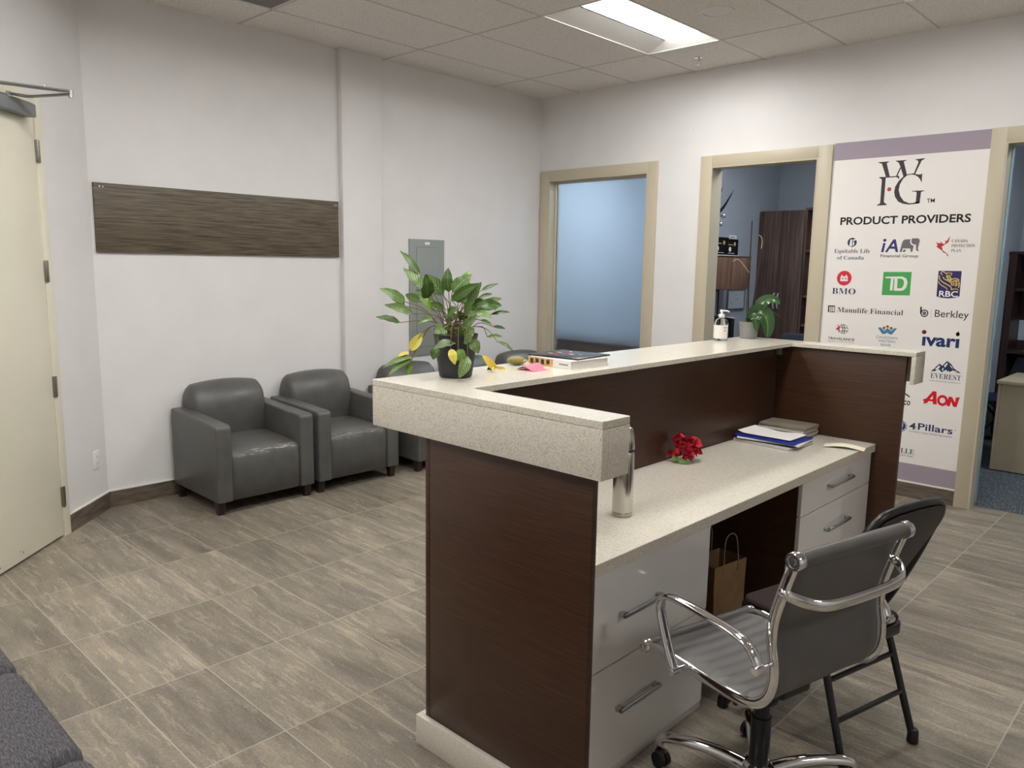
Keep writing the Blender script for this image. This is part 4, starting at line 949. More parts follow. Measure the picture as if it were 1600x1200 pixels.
pl = thing('potted_plant', 'leafy striped calathea plant in a charcoal pot on the near corner of the counter', 'plant', (3.275, -4.09, ZT + EPS))
bm = bmn()
lathe(bm, [(0.001, 0.004), (0.052, 0.0), (0.056, 0.004), (0.060, 0.03), (0.0595, 0.032), (0.066, 0.07), (0.0655, 0.072), (0.0715, 0.115), (0.071, 0.117), (0.0755, 0.142), (0.077, 0.145), (0.076, 0.1475), (0.072, 0.147), (0.070, 0.13), (0.001, 0.128)], n=40)
part('pot', bm, 'pot', pl, ang=40)
bm = bmn(); lathe(bm, [(0.069, 0.128), (0.06, 0.136), (0.001, 0.138)], n=24); part('soil', bm, 'soil', pl)
bm = bmn(); bs = bmn(); rnd = random.Random(17); EXTRA = []
for k in range(9):                                    # more leaves filling the crown
    a, q, h_ = rnd.uniform(0, 2 * pi), rnd.uniform(0.03, 0.10), rnd.uniform(0.17, 0.30)
    L2 = rnd.uniform(0.07, 0.10); o2 = Vector((cos(a), sin(a), 0))
    EXTRA.append(((o2.x * q * 1000, o2.y * q * 1000, h_ * 1000), (o2.x * (q + L2 * 0.8) * 1000, o2.y * (q + L2 * 0.8) * 1000, (h_ + L2 * rnd.uniform(-0.2, 0.8)) * 1000), rnd.uniform(30, 42), rnd.choice((0, 0, 1, 2))))
rnd = random.Random(11)
for i, (b, t, w, ty) in enumerate(LEAVES + EXTRA):
    b = Vector(b) / 1000; t = Vector(t) / 1000; w = w / 1000 * 1.18
    if b.z < 0.02 and Vector((b.x, b.y)).length < 0.3: b.z = max(b.z, 0.02)
    t.z = max(t.z, 0.012) if Vector((t.x + 3.275 - 3.31, t.y)).length < 10 else t.z
    leafgeo(bm, b, t, w, i, ty, droop=0.08 if t.z > b.z else 0.12)
    a = rnd.uniform(0, 2 * pi); s0 = Vector((0.028 * cos(a), 0.028 * sin(a), 0.135))
    if b.z < 0.16 and Vector((b.x, b.y)).length > 0.05:
        d = Vector((b.x, b.y, 0)).normalized(); mid = Vector((d.x * 0.085, d.y * 0.085, 0.172)); pts = [s0, Vector((d.x * 0.05, d.y * 0.05, 0.168)), mid, (mid + b) / 2 + Vector((0, 0, 0.012)), b]
    else:
        mid = s0.lerp(b, 0.5) + Vector((0, 0, 0.03)); pts = [s0, mid, b]
    tube(bs, catmull(pts, 4), 0.0014, 6)
    tube(bs, [b, b.lerp(t, 0.12)], 0.0016, 6)
part('foliage', bm, ['leaf0', 'leaf1', 'leaf2', 'leaf3', 'leaf4'], pl)
part('stems', bs, 'stem', pl)

# books, note, clip, petals
def rot_solo(name, bm, mats, label, cat, loc, rz, group=None): return solo(name, bm, mats, label, cat, loc, rz, group, world=False)
bk_ = thing('thick_book', 'thick book with a white and orange spine lying on the counter', 'book', (3.318, -3.535, ZT + EPS), R(-3))
def book(t, hx, hy, th, cov, spine=None):
    bm = bmn(); box(bm, -hx, hx, -hy, hy, 0, 0.0016, 0.0004); box(bm, -hx, hx, -hy, hy, th - 0.0016, th, 0.0004); part('cover', bm, cov, t)
    bm = bmn(); box(bm, -hx + 0.004, hx - 0.003, -hy + 0.001, hy - 0.003, 0.0017, th - 0.0017); part('page_block', bm, 'pages', t)
    if spine:
        bm = bmn(); box(bm, -hx, hx, -hy - 0.001, -hy, 0.0, th, mi=0)
        part('spine', bm, 'whitecover', t)
        bm = bmn(); box(bm, -hx + 0.002, hx * 0.18, -hy - 0.0016, -hy - 0.001, 0.0012, th - 0.001); part('spine_band', bm, 'orange', t)
        bm = bmn(); rnd = random.Random(3)
        for k in range(4):
            x = -hx * 0.9 + k * hx * 0.26
            box(bm, x, x + hx * 0.15, -hy - 0.002, -hy - 0.0016, th * (0.2 + 0.08 * (k % 2)), th * 0.8)
        part('spine_print', bm, 'ink_darkgrey', t)
        bm = bmn()
        for k in range(9): box(bm, hx * (0.48 + 0.045 * k), hx * (0.51 + 0.045 * k), -hy - 0.0014, -hy - 0.001, th * 0.42, th * 0.58)
        part('spine_title', bm, 'ink_darkgrey', t)
book(bk_, 0.112, 0.108, 0.031, 'whitecover', True)
mg = thing('magazine', 'dark glossy magazine lying on top of the thick book', 'magazine', (3.300, -3.515, ZT + EPS + 0.0316), R(4))
bm = bmn(); box(bm, -0.118, 0.118, -0.105, 0.120, 0, 0.006, 0.001); part('cover', bm, 'blackpaper', mg)
bm = bmn(); rnd = random.Random(8)
for k in range(9):
    x, y = rnd.uniform(-0.08, 0.05), rnd.uniform(-0.07, 0.08); a, b = rnd.uniform(0.01, 0.035), rnd.uniform(0.004, 0.012)
    box(bm, x, x + a, y, y + b, 0.006, 0.0064, mi=k % 2)
part('cover_print', bm, ['ink_white', 'ink_aon'], mg)
bm = bmn(); rows = []
for i in range(9):
    f_ = i / 8; rows.append([(3.285 + 0.085 * f_, -3.795 + 0.075 * j / 6, ZT + 0.001 + 0.022 * sin(pi * min(1, f_ * 1.1)) ** 1.2 * (0.55 + 0.45 * j / 6)) for j in range(7)])
gridsurf(bm, rows); r2 = [[(x, y, z + 0.0006) for (x, y, z) in row] for row in rows]; gridsurf(bm, r2)
solo('sticky_note', bm, 'pink', 'curled bright pink note beside the thick book', 'note', (3.327, -3.757, ZT))
wb = thing('woven_pouch', 'small olive woven straw pouch behind the pink note', 'pouch', (3.195, -3.70, ZT + EPS), R(20))
bm = bmn(); ball(bm, (0, 0, 0.017), 0.035, (1.1, 0.85, 0.48), 20, 12); part('body', bm, 'woven', wb)
bm = bmn(); tube(bm, catmull([(0.033, -0.012, 0.017), (0.043, 0, 0.019), (0.033, 0.012, 0.017)], 5), 0.004, 8); part('rim', bm, 'dry', wb)
bc = thing('binder_clip', 'small black binder clip on the counter between plant and pink note', 'clip', (3.225, -3.872, ZT + EPS), R(35))
bm = bmn(); prism(bm, [(-0.011, 0), (0.011, 0), (0.003, 0.015), (-0.003, 0.015)], 'Y', -0.015, 0.015, 0.001, 1); part('spring_body', bm, 'black', bc)
for s in (-1, 1):
    bm = bmn(); tube(bm, [(s * 0.003, -0.007, 0.0155), (s * 0.009, -0.005, 0.032), (s * 0.009, 0.005, 0.032), (s * 0.003, 0.007, 0.0155)], 0.0009, 6); part('wire_handle', bm, 'satin', bc)
yp = thing('dried_petals', 'dried yellow curled petals lying beside the binder clip', 'petals', (3.262, -3.885, ZT + EPS), 0)
bm = bmn()
for i, (b, t, w) in enumerate([((-0.002, 0.0, 0.004), (-0.034, -0.034, 0.058), 0.03), ((0.0, 0.0, 0.012), (0.028, 0.03, 0.006), 0.012), ((0, 0, 0.01), (0.03, 0.022, 0.012), 0.010), ((0.0, -0.005, 0.014), (0.032, -0.042, 0.002), 0.010), ((0.0, 0, 0.008), (-0.012, -0.004, 0.034), 0.018)]):
    leafgeo(bm, b, t, w, 40 + i, 0, droop=0.12, nl=6)
part('petals', bm, 'yellow', yp)

# hand sanitiser
hs = thing('sanitizer_bottle', 'clear pump bottle with a white label on the far end of the counter', 'bottle', (3.13, -2.10, ZT + EPS))
hs.location.x = 3.185
bm = bmn(); lathe(bm, [(0.001, 0.002), (0.034, 0.0), (0.0375, 0.004), (0.0375, 0.085), (0.036, 0.095), (0.030, 0.108), (0.020, 0.117), (0.0145, 0.120), (0.0145, 0.126)], n=32); part('bottle_body', bm, 'clear', hs, ang=50)
bm = bmn(); lathe(bm, [(0.001, 0.003), (0.0355, 0.003), (0.0355, 0.072), (0.001, 0.0725)], n=28); part('gel', bm, 'gel', hs)
bm = bmn(); rows = [[(0.0379 * cos(a), 0.0379 * sin(a), z) for a in [R(-190 + 190 * k / 20) for k in range(21)]] for z in (0.012, 0.083)]; gridsurf(bm, rows); part('label', bm, 'white_plastic', hs)
bm = bmn()
for z0, z1, a0, a1 in ((0.068, 0.072, -40, -12), (0.05, 0.052, -34, -14), (0.056, 0.058, -34, -14), (0.05, 0.058, -36, -33)):
    gridsurf(bm, [[(0.0382 * cos(R(a)), 0.0382 * sin(R(a)), z) for a in (a0, (a0 + a1) / 2, a1)] for z in (z0, z1)])
part('label_print', bm, 'ink_maroon', hs)
bm = bmn(); lathe(bm, [(0.016, 0.122), (0.0165, 0.124), (0.0165, 0.137), (0.014, 0.140), (0.006, 0.141), (0.006, 0.150), (0.010, 0.151), (0.011, 0.160), (0.006, 0.163)], n=20)
tube(bm, catmull([(0.0, 0, 0.157), (0.02, 0.012, 0.158), (0.033, 0.02, 0.151)], 5), 0.0042, 8); tube(bm, [(0, 0, 0.006), (0, 0, 0.122)], 0.002, 6)
part('pump', bm, 'white_plastic', hs)

# orchid
orc = thing('orchid', 'orchid with broad green leaves and bare stems in a grey pot on the counter', 'plant', (3.215, -1.845, ZT + EPS))
bm = bmn(); lathe(bm, [(0.001, 0.003), (0.043, 0.0), (0.046, 0.003), (0.0515, 0.088), (0.052, 0.091), (0.0495, 0.091), (0.048, 0.078), (0.001, 0.077)], n=36); part('pot', bm, 'greypot', orc, ang=40)
bm = bmn(); rnd = random.Random(5)
lathe(bm, [(0.047, 0.076), (0.001, 0.08)], n=20)
for k in range(26):
    a, r_ = rnd.uniform(0, 6.28), rnd.uniform(0, 0.038)
    mt = Matrix.Translation((r_ * cos(a), r_ * sin(a), 0.082 + rnd.uniform(0, 0.008))) @ Matrix.Rotation(rnd.uniform(0, 3), 4, Vector((rnd.random(), rnd.random(), rnd.random())).normalized()) @ Matrix.Diagonal((0.016, 0.009, 0.006, 1))
    bmesh.ops.create_cube(bm, size=1, matrix=mt)
part('bark', bm, 'bark', orc)
rh = Vector((0.723, 0.690, 0)); fh = Vector((-0.690, 0.723, 0))
def oc(r_, d, z): return rh * r_ + fh * d + Vector((0, 0, z))
bm = bmn()
def oleaf(pts, w, up, seed):
    P = catmull(pts, 5); rows = []
    n = len(P)
    for i, p in enumerate(P):
        f_ = i / (n - 1); t_ = (P[min(i + 1, n - 1)] - P[max(i - 1, 0)]).normalized()
        s_ = t_.cross(up).normalized(); nn = s_.cross(t_)
        ww = w * 0.5 * sin(pi * min(0.985, 0.10 + 0.885 * f_ ** 0.85)) ** 0.55
        rows.append([p + s_ * (ww * u) + nn * (abs(u) * ww * 0.22) for u in (-1, -0.5, 0, 0.5, 1)])
    gridsurf(bm, rows, uv=True)
oleaf([oc(0.0, -0.005, 0.085), oc(0.035, -0.01, 0.155), oc(0.075, -0.02, 0.205), oc(0.115, -0.03, 0.215), oc(0.15, -0.04, 0.195)], 0.075, Vector((0.3, -0.6, 0.7)), 1)
oleaf([oc(0.0, 0.0, 0.085), oc(0.03, 0.0, 0.14), oc(0.075, -0.01, 0.16), oc(0.12, -0.02, 0.145), oc(0.16, -0.03, 0.12)], 0.055, Vector((0.1, 0.3, 0.95)), 2)
oleaf([oc(0.005, -0.01, 0.085), oc(0.03, -0.03, 0.14), oc(0.065, -0.05, 0.13), oc(0.085, -0.06, 0.08), oc(0.085, -0.065, 0.012)], 0.098, Vector((0.75, -0.65, 0.3)), 3)
oleaf([oc(0.0, -0.015, 0.085), oc(0.008, -0.04, 0.12), oc(0.018, -0.06, 0.10), oc(0.025, -0.065, 0.045)], 0.05, Vector((0.6, -0.7, 0.4)), 4)
part('leaves', bm, 'orchid_leaf', orc)
bm = bmn()
tube(bm, catmull([oc(-0.012, -0.008, 0.08), oc(-0.022, -0.008, 0.2), oc(-0.019, -0.008, 0.36)], 5), 0.0018, 6)
tube(bm, catmull([oc(0.01, -0.006, 0.08), oc(0.02, -0.006, 0.2), oc(0.04, -0.006, 0.40)], 5), 0.0018, 6)
tube(bm, catmull([oc(-0.005, 0, 0.08), oc(-0.012, 0, 0.22), oc(-0.016, 0.0, 0.42), oc(-0.017, 0, 0.638)], 5), 0.0034, 8)
tube(bm, catmull([oc(0.005, 0, 0.08), oc(0.022, 0, 0.24), oc(0.036, 0, 0.40), oc(0.042, 0.0, 0.52)], 5), 0.0042, 8)
part('stake', bm, 'stake', orc)
bm = bmn()
tube(bm, catmull([oc(-0.019, -0.008, 0.36), oc(-0.06, -0.01, 0.41), oc(-0.085, -0.01, 0.43), oc(-0.115, -0.012, 0.42)], 5), 0.0018, 6)
tube(bm, catmull([oc(0.041, -0.006, 0.49), oc(0.043, -0.006, 0.53), oc(0.035, -0.006, 0.555), oc(0.02, -0.006, 0.563)], 5), 0.0018, 6)
part('flower_stems', bm, 'dry', orc)

# thermos
th = thing('thermos_flask', 'brushed steel thermos flask standing at the near end of the desk', 'flask', (3.726, -3.716, ZD + EPS))
bm = bmn(); lathe(bm, [(0.001, 0.002), (0.032, 0.0), (0.0355, 0.004), (0.0355, 0.016), (0.0352, 0.017), (0.0355, 0.018), (0.0355, 0.222), (0.034, 0.228), (0.033, 0.229)], n=40); part('body', bm, 'steel', th, ang=40)
bm = bmn(); lathe(bm, [(0.0335, 0.2292), (0.0335, 0.237)], n=36); part('seal_ring', bm, 'black', th)
bm = bmn(); lathe(bm, [(0.0345, 0.2372), (0.035, 0.239), (0.034, 0.265), (0.032, 0.292), (0.027, 0.308), (0.018, 0.315), (0.001, 0.316)], n=40); part('cup_lid', bm, 'steel', th, ang=40)

# red cloth flower
rf = thing('red_flower', 'bunch of red artificial flowers lying on the desk against the back panel', 'flower', (3.468, -2.905, ZD + EPS))
bm = bmn(); rnd = random.Random(21)
for (r_, d, z, s) in ((0.0, -0.01, 0.042, 0.034), (0.032, 0.0, 0.055, 0.034), (-0.005, 0.012, 0.068, 0.03), (0.04, -0.012, 0.028, 0.028), (-0.035, 0.0, 0.022, 0.022), (0.018, -0.03, 0.024, 0.024)):
    r_, d, z, s = r_ * 1.3, d * 1.2, z * 1.3, s * 1.3
    c = oc(r_, d, z)
    for k in range(16):
        a, e = rnd.uniform(0, 6.28), rnd.uniform(-0.5, 1.3)
        dr = Vector((cos(a) * cos(e), sin(a) * cos(e), sin(e)))
        tip = c + dr * s * rnd.uniform(0.8, 1.1); tip.z = max(tip.z, 0.004)
        leafgeo(bm, c + dr * s * 0.15, tip, s * rnd.uniform(0.75, 1.1), k, 0, droop=0.3, view=dr.cross(Vector((0.3, 0.5, 0.8))) + dr * 0.3, nl=5, fold=0.5, shape=1.4)
part('petals', bm, 'red', rf)
bm = bmn()
for (b, t, w) in ((oc(-0.03, -0.02, 0.03), oc(-0.045, -0.035, 0.005), 0.028), (oc(-0.03, -0.03, 0.012), oc(0.03, -0.05, 0.003), 0.022)): leafgeo(bm, b, t, w, 3, 0, nl=6)
part('leaves', bm, 'green', rf)

# papers and books at the far end of the desk
def slab(name, label, cat, c, hx, hy, z0, z1, mt, rz, group=None):
    bm = bmn(); box(bm, -hx, hx, -hy, hy, 0, z1 - z0, min(0.001, (z1 - z0) * 0.2), 1)
    return rot_solo(name, bm, mt, label, cat, (c[0], c[1], z0), rz, group)
z = ZD + EPS
stackc = (3.578, -2.235)
rnd = random.Random(2)
names = [('paper_stack', 'lowest bundle of loose white papers under the blue folder', 'papers', 0.012, 'pages', 0.15, 0.108), ('dark_folder', 'dark navy folder in the pile beneath the blue folder', 'folder', 0.006, 'blackpaper', 0.152, 0.106), ('paper_stack', 'thin bundle of papers poking out directly under the blue folder', 'papers', 0.008, 'paper', 0.153, 0.108)]
for i, (nm, lb, ct, h_, mt, hx, hy) in enumerate(names):
    slab(nm, lb, ct, (stackc[0] + 0.006 * (i - 1), stackc[1] + 0.004 * i), hx, hy, z, z + h_, mt, R((-6, 1.5, 5)[i])); z += h_ + 0.0003
bf = thing('blue_folder', 'bright blue vinyl folder on top of the paper pile', 'folder', (stackc[0], stackc[1], z), R(-1))
bm = bmn(); box(bm, -0.155, 0.155, -0.108, 0.108, 0, 0.011, 0.004, 2); part('cover', bm, 'blue', bf)
bm = bmn(); rows = []
for i in range(11):
    f_ = i / 10; rows.append([(-0.146 + 0.275 * f_, -0.092 + 0.184 * j / 6, 0.0165 + 0.004 * sin(f_ * 9) * (j / 6) + 0.010 * max(0, 0.12 - f_) / 0.12 + 0.0015) for j in range(7)])
gridsurf(bm, rows); ps = part('inner_sheet', bm, 'paper', bf)
z2 = ZD + EPS
for i in range(6):
    h_ = 0.0095
    wd = ['lowest', 'second', 'third', 'fourth', 'fifth', 'topmost'][i]
    slab('booklet', '%s grey brown booklet in the stack in the far desk corner' % wd, 'booklet', (3.535 + 0.004 * ((i * 7) % 3 - 1), -1.972 + 0.003 * ((i * 5) % 3 - 1)), 0.125, 0.085, z2, z2 + h_, ['greycover', 'pages'][(i % 2) if i < 5 else 0], R(((i * 3) % 4 - 1.5) * 1.2), 'booklets stacked in the desk corner')
    z2 += h_ + 0.0003
bm = bmn(); rows = []
for i in range(9):
    f_ = i / 8; a = R(14)
    row = []
    for j in range(5):
        u = (f_ - 0.5) * 0.185; v = (j / 4 - 0.5) * 0.085
        row.append((3.867 + u * cos(a) - v * sin(a), -2.075 + u * sin(a) + v * cos(a), ZD + 0.0012 + 0.012 * sin(pi * f_) ** 1.3))
    rows.append(row)
gridsurf(bm, rows); solo('loose_paper', bm, 'cream_paper', 'curled cream paper slip on the far front corner of the desk', 'paper', (3.867, -2.075, ZD))

# paper bag in the knee space
kb = thing('paper_bag', 'brown kraft paper bag with twine handles on the floor under the desk', 'bag', (3.66, -2.89, 0.0), R(-8))
bm = bmn()
def bagring(hx, hy, z, c=0.0): return [(-hx, -hy, z), (0 + c, -hy, z), (hx, -hy, z), (hx - c, 0, z), (hx, hy, z), (0 - c, hy, z), (-hx, hy, z), (-hx + c, 0, z)]
rows = [bagring(0.075, 0.105, 0.001), bagring(0.075, 0.105, 0.06, 0.004), bagring(0.073, 0.107, 0.15, 0.012), bagring(0.07, 0.11, 0.25, 0.006), bagring(0.072, 0.112, 0.345, 0.002), bagring(0.0705, 0.1105, 0.3455, 0.002), bagring(0.068, 0.108, 0.25, 0.006), bagring(0.07, 0.103, 0.02, 0.004)]
V = gridsurf(bm, rows, closed_u=True); bm.faces.new(V[0]); bm.faces.new(V[-1])
part('bag_body', bm, 'kraft', kb, ang=20)
for s in (-1, 1):
    bm = bmn(); tube(bm, catmull([(s * 0.072, -0.05, 0.30), (s * 0.071, -0.05, 0.36), (s * 0.066, -0.038, 0.45), (s * 0.064, 0.0, 0.475), (s * 0.066, 0.038, 0.45), (s * 0.071, 0.05, 0.36), (s * 0.072, 0.05, 0.30)], 5), 0.0025, 7); part('handle', bm, 'twine', kb)

# ================================================================== WHAT THE OPENINGS SHOW
# middle office: wardrobe and shelves on the back wall, overhead cupboard and boards on the left wall
wr = thing('wardrobe', 'tall dark walnut two door wardrobe in the office seen through the middle doorway', 'wardrobe', (1.52, 2.32, 0))
def wp_(bm, n, m_, p, **k): return part(n, bm, m_, p, world=True, **k)
bm = bmn(); box(bm, 1.28, 1.775, 2.13, 2.545, 0.08, 2.205); box(bm, 1.29, 1.765, 2.15, 2.54, 0, 0.08); wp_(bm, 'carcass', 'walnut', wr)
for (a, b, hx_) in ((1.283, 1.52, 1.500), (1.524, 1.772, 1.545)):
    bm = bmn(); box(bm, a, b, 2.107, 2.129, 0.09, 2.20, 0.0015); d = wp_(bm, 'door', 'walnut', wr)
    bm = bmn(); tube(bm, catmull([(hx_, 2.107, 1.18), (hx_, 2.085, 1.195), (hx_, 2.082, 1.26), (hx_, 2.085, 1.325), (hx_, 2.107, 1.34)], 4), 0.007, 8); wp_(bm, 'handle', 'pale', d)
bs = thing('open_bookcase', 'dark walnut open shelf unit beside the wardrobe in the middle office', 'bookcase', (2.1, 2.32, 0))
bm = bmn(); box(bm, 1.778, 1.80, 2.11, 2.545, 0, 2.225); box(bm, 2.45, 2.472, 2.11, 2.545, 0, 2.225); box(bm, 1.80, 2.45, 2.11, 2.545, 2.2, 2.225); box(bm, 1.80, 2.45, 2.53, 2.545, 0, 2.2); wp_(bm, 'carcass', 'walnut', bs)
SH = (0.40, 0.72, 1.03, 1.33, 1.80)
for z in SH:
    bm = bmn(); box(bm, 1.801, 2.449, 2.12, 2.529, z - 0.022, z); wp_(bm, 'shelf_board', 'walnut', bs)
aw = thing('award_plaque', 'round bronze award plaque on the top shelf of the open shelf unit', 'award', (1.90, 2.25, 1.8006))
bm = bmn(); lathe(bm, [(0.02, 0.0), (0.11, 0.0), (0.115, 0.004), (0.11, 0.012), (0.001, 0.014)], (0, 0, 0), 32, 'Y'); bmesh.ops.transform(bm, matrix=Matrix.Translation((0.03, 0.0, 0.135)), verts=bm.verts); part('disc', bm, 'bronze', aw)
bm = bmn(); box(bm, -0.05, 0.11, -0.03, 0.05, 0.0, 0.028, 0.003); part('stand', bm, 'award_black', aw)
bm = bmn(); box(bm, -0.01, 0.07, -0.006, -0.001, 0.05, 0.09); box(bm, -0.02, 0.08, -0.006, -0.001, 0.16, 0.166); part('inscription', bm, 'screen', aw)
tr = thing('trophy_cup', 'small silver trophy cup on the shelf below the bronze plaque', 'trophy', (1.885, 2.22, 1.3306))
bm = bmn(); box(bm, -0.03, 0.03, -0.03, 0.03, 0, 0.05, 0.003); part('plinth', bm, 'dry', tr)
bm = bmn(); lathe(bm, [(0.02, 0.05), (0.008, 0.09), (0.01, 0.14), (0.035, 0.19), (0.045, 0.27), (0.04, 0.27), (0.001, 0.2)], n=20)
for s in (-1, 1): tube(bm, catmull([(s * 0.036, 0, 0.2), (s * 0.06, 0, 0.22), (s * 0.06, 0, 0.25), (s * 0.044, 0, 0.26)], 4), 0.004, 6)
part('cup', bm, 'silver', tr)
bm = bmn(); box(bm, 1.84, 1.95, 2.18, 2.30, 1.0306, 1.25, 0.01); solo('blue_box', bm, 'blue', 'blue box on the middle shelf of the open shelf unit', 'box', (1.9, 2.24, 1.0306))
bm = bmn(); box(bm, 1.83, 1.92, 2.15, 2.25, 0.7206, 0.80, 0.004); solo('small_box', bm, 'dry', 'small beige box on a lower shelf of the open shelf unit', 'box', (1.87, 2.2, 0.7206))
hu = thing('overhead_cupboard', 'brown wood overhead cupboard on the office wall behind the orchid', 'cupboard', (1.45, 0.85, 1.40))
bm = bmn(); box(bm, 1.275, 1.60, 0.40, 1.30, 1.40, 1.705); wp_(bm, 'carcass', 'hutch', hu)
for a, b in ((0.402, 0.848), (0.852, 1.298)):
    bm = bmn(); box(bm, 1.6005, 1.618, a, b, 1.402, 1.703, 0.001); wp_(bm, 'door', 'hutch', hu)
bm = bmn(); box(bm, 1.274, 1.622, 0.398, 1.302, 1.7052, 1.712); wp_(bm, 'top_board', 'mahogany', hu)
def award(y0, y1, x, h_, white, label):
    t = thing('award_certificate', label, 'picture frame', (x, (y0 + y1) / 2, 1.7126), group='award frames on the overhead cupboard')
    hy = (y1 - y0) / 2
    bm = bmn()
    for (a, b, c, d) in ((-hy, hy, 0.012, 0.026), (-hy, hy, h_ - 0.014, h_), (-hy, -hy + 0.014, 0.026, h_ - 0.014), (hy - 0.014, hy, 0.026, h_ - 0.014)): box(bm, 0, 0.018, a, b, c, d, 0.001)
    part('frame', bm, 'white_plastic' if white else 'award_black', t)
    bm = bmn(); box(bm, 0.003, 0.008, -hy + 0.014, hy - 0.014, 0.026, h_ - 0.014); part('plaque', bm, 'pale' if white else 'award_black', t)
    if not white:
        bm = bmn(); lathe(bm, [(0.001, 0.0095), (0.018, 0.0095), (0.02, 0.0085)], (0, hy * 0.5, h_ * 0.72), 18, 'X'); part('gold_seal', bm, 'gold', t)
        bm = bmn(); lathe(bm, [(0.001, 0.0095), (0.022, 0.0095), (0.024, 0.0085)], (0, -hy * 0.35, h_ * 0.40), 18, 'X'); box(bm, 0.0085, 0.0092, -hy * 0.8, hy * 0.15, h_ * 0.66, h_ * 0.68); box(bm, 0.0085, 0.0092, -hy * 0.7, hy * 0.5, h_ * 0.17, h_ * 0.19); part('print', bm, 'paper', t)
    else:
        bm = bmn(); rnd = random.Random(1)
        for k in range(6): box(bm, 0.0082, 0.009, -hy * 0.6, hy * rnd.uniform(0.2, 0.6), h_ * (0.2 + 0.11 * k), h_ * (0.25 + 0.11 * k))
        part('print', bm, 'ink_darkgrey', t)
    bm = bmn(); box(bm, -0.01, 0.03, -hy * 0.9, hy * 0.9, 0.0, 0.011, 0.002); part('stand', bm, 'pale', t)
award(0.74, 1.02, 1.50, 0.175, False, 'left black award frame standing on the overhead cupboard')
award(1.03, 1.24, 1.485, 0.165, False, 'right black award frame standing on the overhead cupboard')
award(1.165, 1.298, 1.43, 0.205, True, 'white framed certificate behind the black award frames')
va = thing('plume_vase', 'dark blade leaves with silver balls beside the middle doorway frame', 'ornament', (1.42, 0.60, 1.7126))
bm = bmn(); lathe(bm, [(0.03, 0), (0.05, 0.03), (0.05, 0.12), (0.03, 0.18), (0.035, 0.2), (0.03, 0.2)], n=20); part('vase', bm, 'award_black', va)
bm = bmn()
for k, (dy, dz, w_) in enumerate(((0.43, 0.66, 0.035), (0.64, 0.64, 0.03), (0.30, 0.55, 0.02), (0.22, 0.70, 0.03))): leafgeo(bm, (0, 0.02, 0.18), (0.0, dy, dz), w_, k + 70, 0, droop=0.05, view=Vector((0.9, -0.3, 0.2)), nl=8)
part('blades', bm, 'award_black', va)
bm = bmn()
for k, (dy, dz) in enumerate(((0.42, 0.42), (0.50, 0.35), (0.34, 0.52))): leafgeo(bm, (0, 0.02, 0.19), (0.01, dy, dz + 0.16), 0.035, k + 80, 0, droop=-0.06, view=Vector((0.9, -0.3, 0.2)), nl=8)
part('pale_blades', bm, 'silver', va)
bm = bmn()
for (dy, dz) in ((0.43, 0.385), (0.38, 0.305), (0.36, 0.40)): ball(bm, (0.02, dy, dz), 0.026)
part('silver_balls', bm, 'silver', va)
def board(y0, y1, z0, z1, label, edge, nm):
    t = thing(nm, label, 'board', (1.2735, (y0 + y1) / 2, z0)); hy = (y1 - y0) / 2; h_ = z1 - z0
    bm = bmn(); box(bm, 0.0005, 0.012, -hy + 0.01, hy - 0.01, 0.01, h_ - 0.01); part('sheet', bm, 'pale', t)
    bm = bmn()
    for (a, b, c, d) in ((-hy, hy, 0, 0.014), (-hy, hy, h_ - 0.014, h_), (-hy, -hy + 0.014, 0.014, h_ - 0.014), (hy - 0.014, hy, 0.014, h_ - 0.014)): box(bm, 0.0005, 0.018, a, b, c, d)
    part('frame', bm, edge, t)
    bm = bmn(); rnd = random.Random(int(y0 * 100))
    for k in range(6): a = rnd.uniform(-hy * .7, 0); box(bm, 0.0122, 0.0126, a, a + rnd.uniform(0.03, 0.1), h_ * (0.3 + 0.1 * k), h_ * (0.3 + 0.1 * k) + 0.004)
    part('writing', bm, 'ink_steel', t)
board(1.49, 1.86, 1.17, 1.385, 'whiteboard under the overhead cupboard, behind the orchid', 'closer', 'whiteboard')
board(0.95, 1.30, 1.08, 1.385, 'black framed notice on the office wall beside the whiteboard', 'award_black', 'notice_frame')
dk = thing('office_desk', 'dark office desk below the boards in the middle office', 'desk', (1.6, 1.05, 0))
bm = bmn(); box(bm, 1.275, 1.80, 0.3, 1.75, 0.71, 0.74, 0.002); wp_(bm, 'desk_top', 'mahogany', dk)
for y in (0.31, 1.72):
    bm = bmn(); box(bm, 1.29, 1.78, y, y + 0.025, 0, 0.71); wp_(bm, 'side_panel', 'mahogany', dk)
mo = thing('monitor', 'dark computer monitor with a pale top edge behind the pump bottle', 'monitor', (1.55, 0.93, 0.7406), R(-35))
bm = bmn(); box(bm, -0.2, 0.2, -0.012, 0.02, 0.12, 0.395, 0.004); part('screen', bm, 'screen', mo)
bm = bmn(); box(bm, -0.2, 0.2, -0.012, 0.02, 0.3955, 0.402, 0.001); part('top_edge', bm, 'pale', mo)
bm = bmn(); box(bm, -0.1, 0.1, -0.08, 0.08, 0, 0.012, 0.003); box(bm, -0.025, 0.025, 0.02, 0.04, 0.012, 0.2); part('stand', bm, 'black', mo)
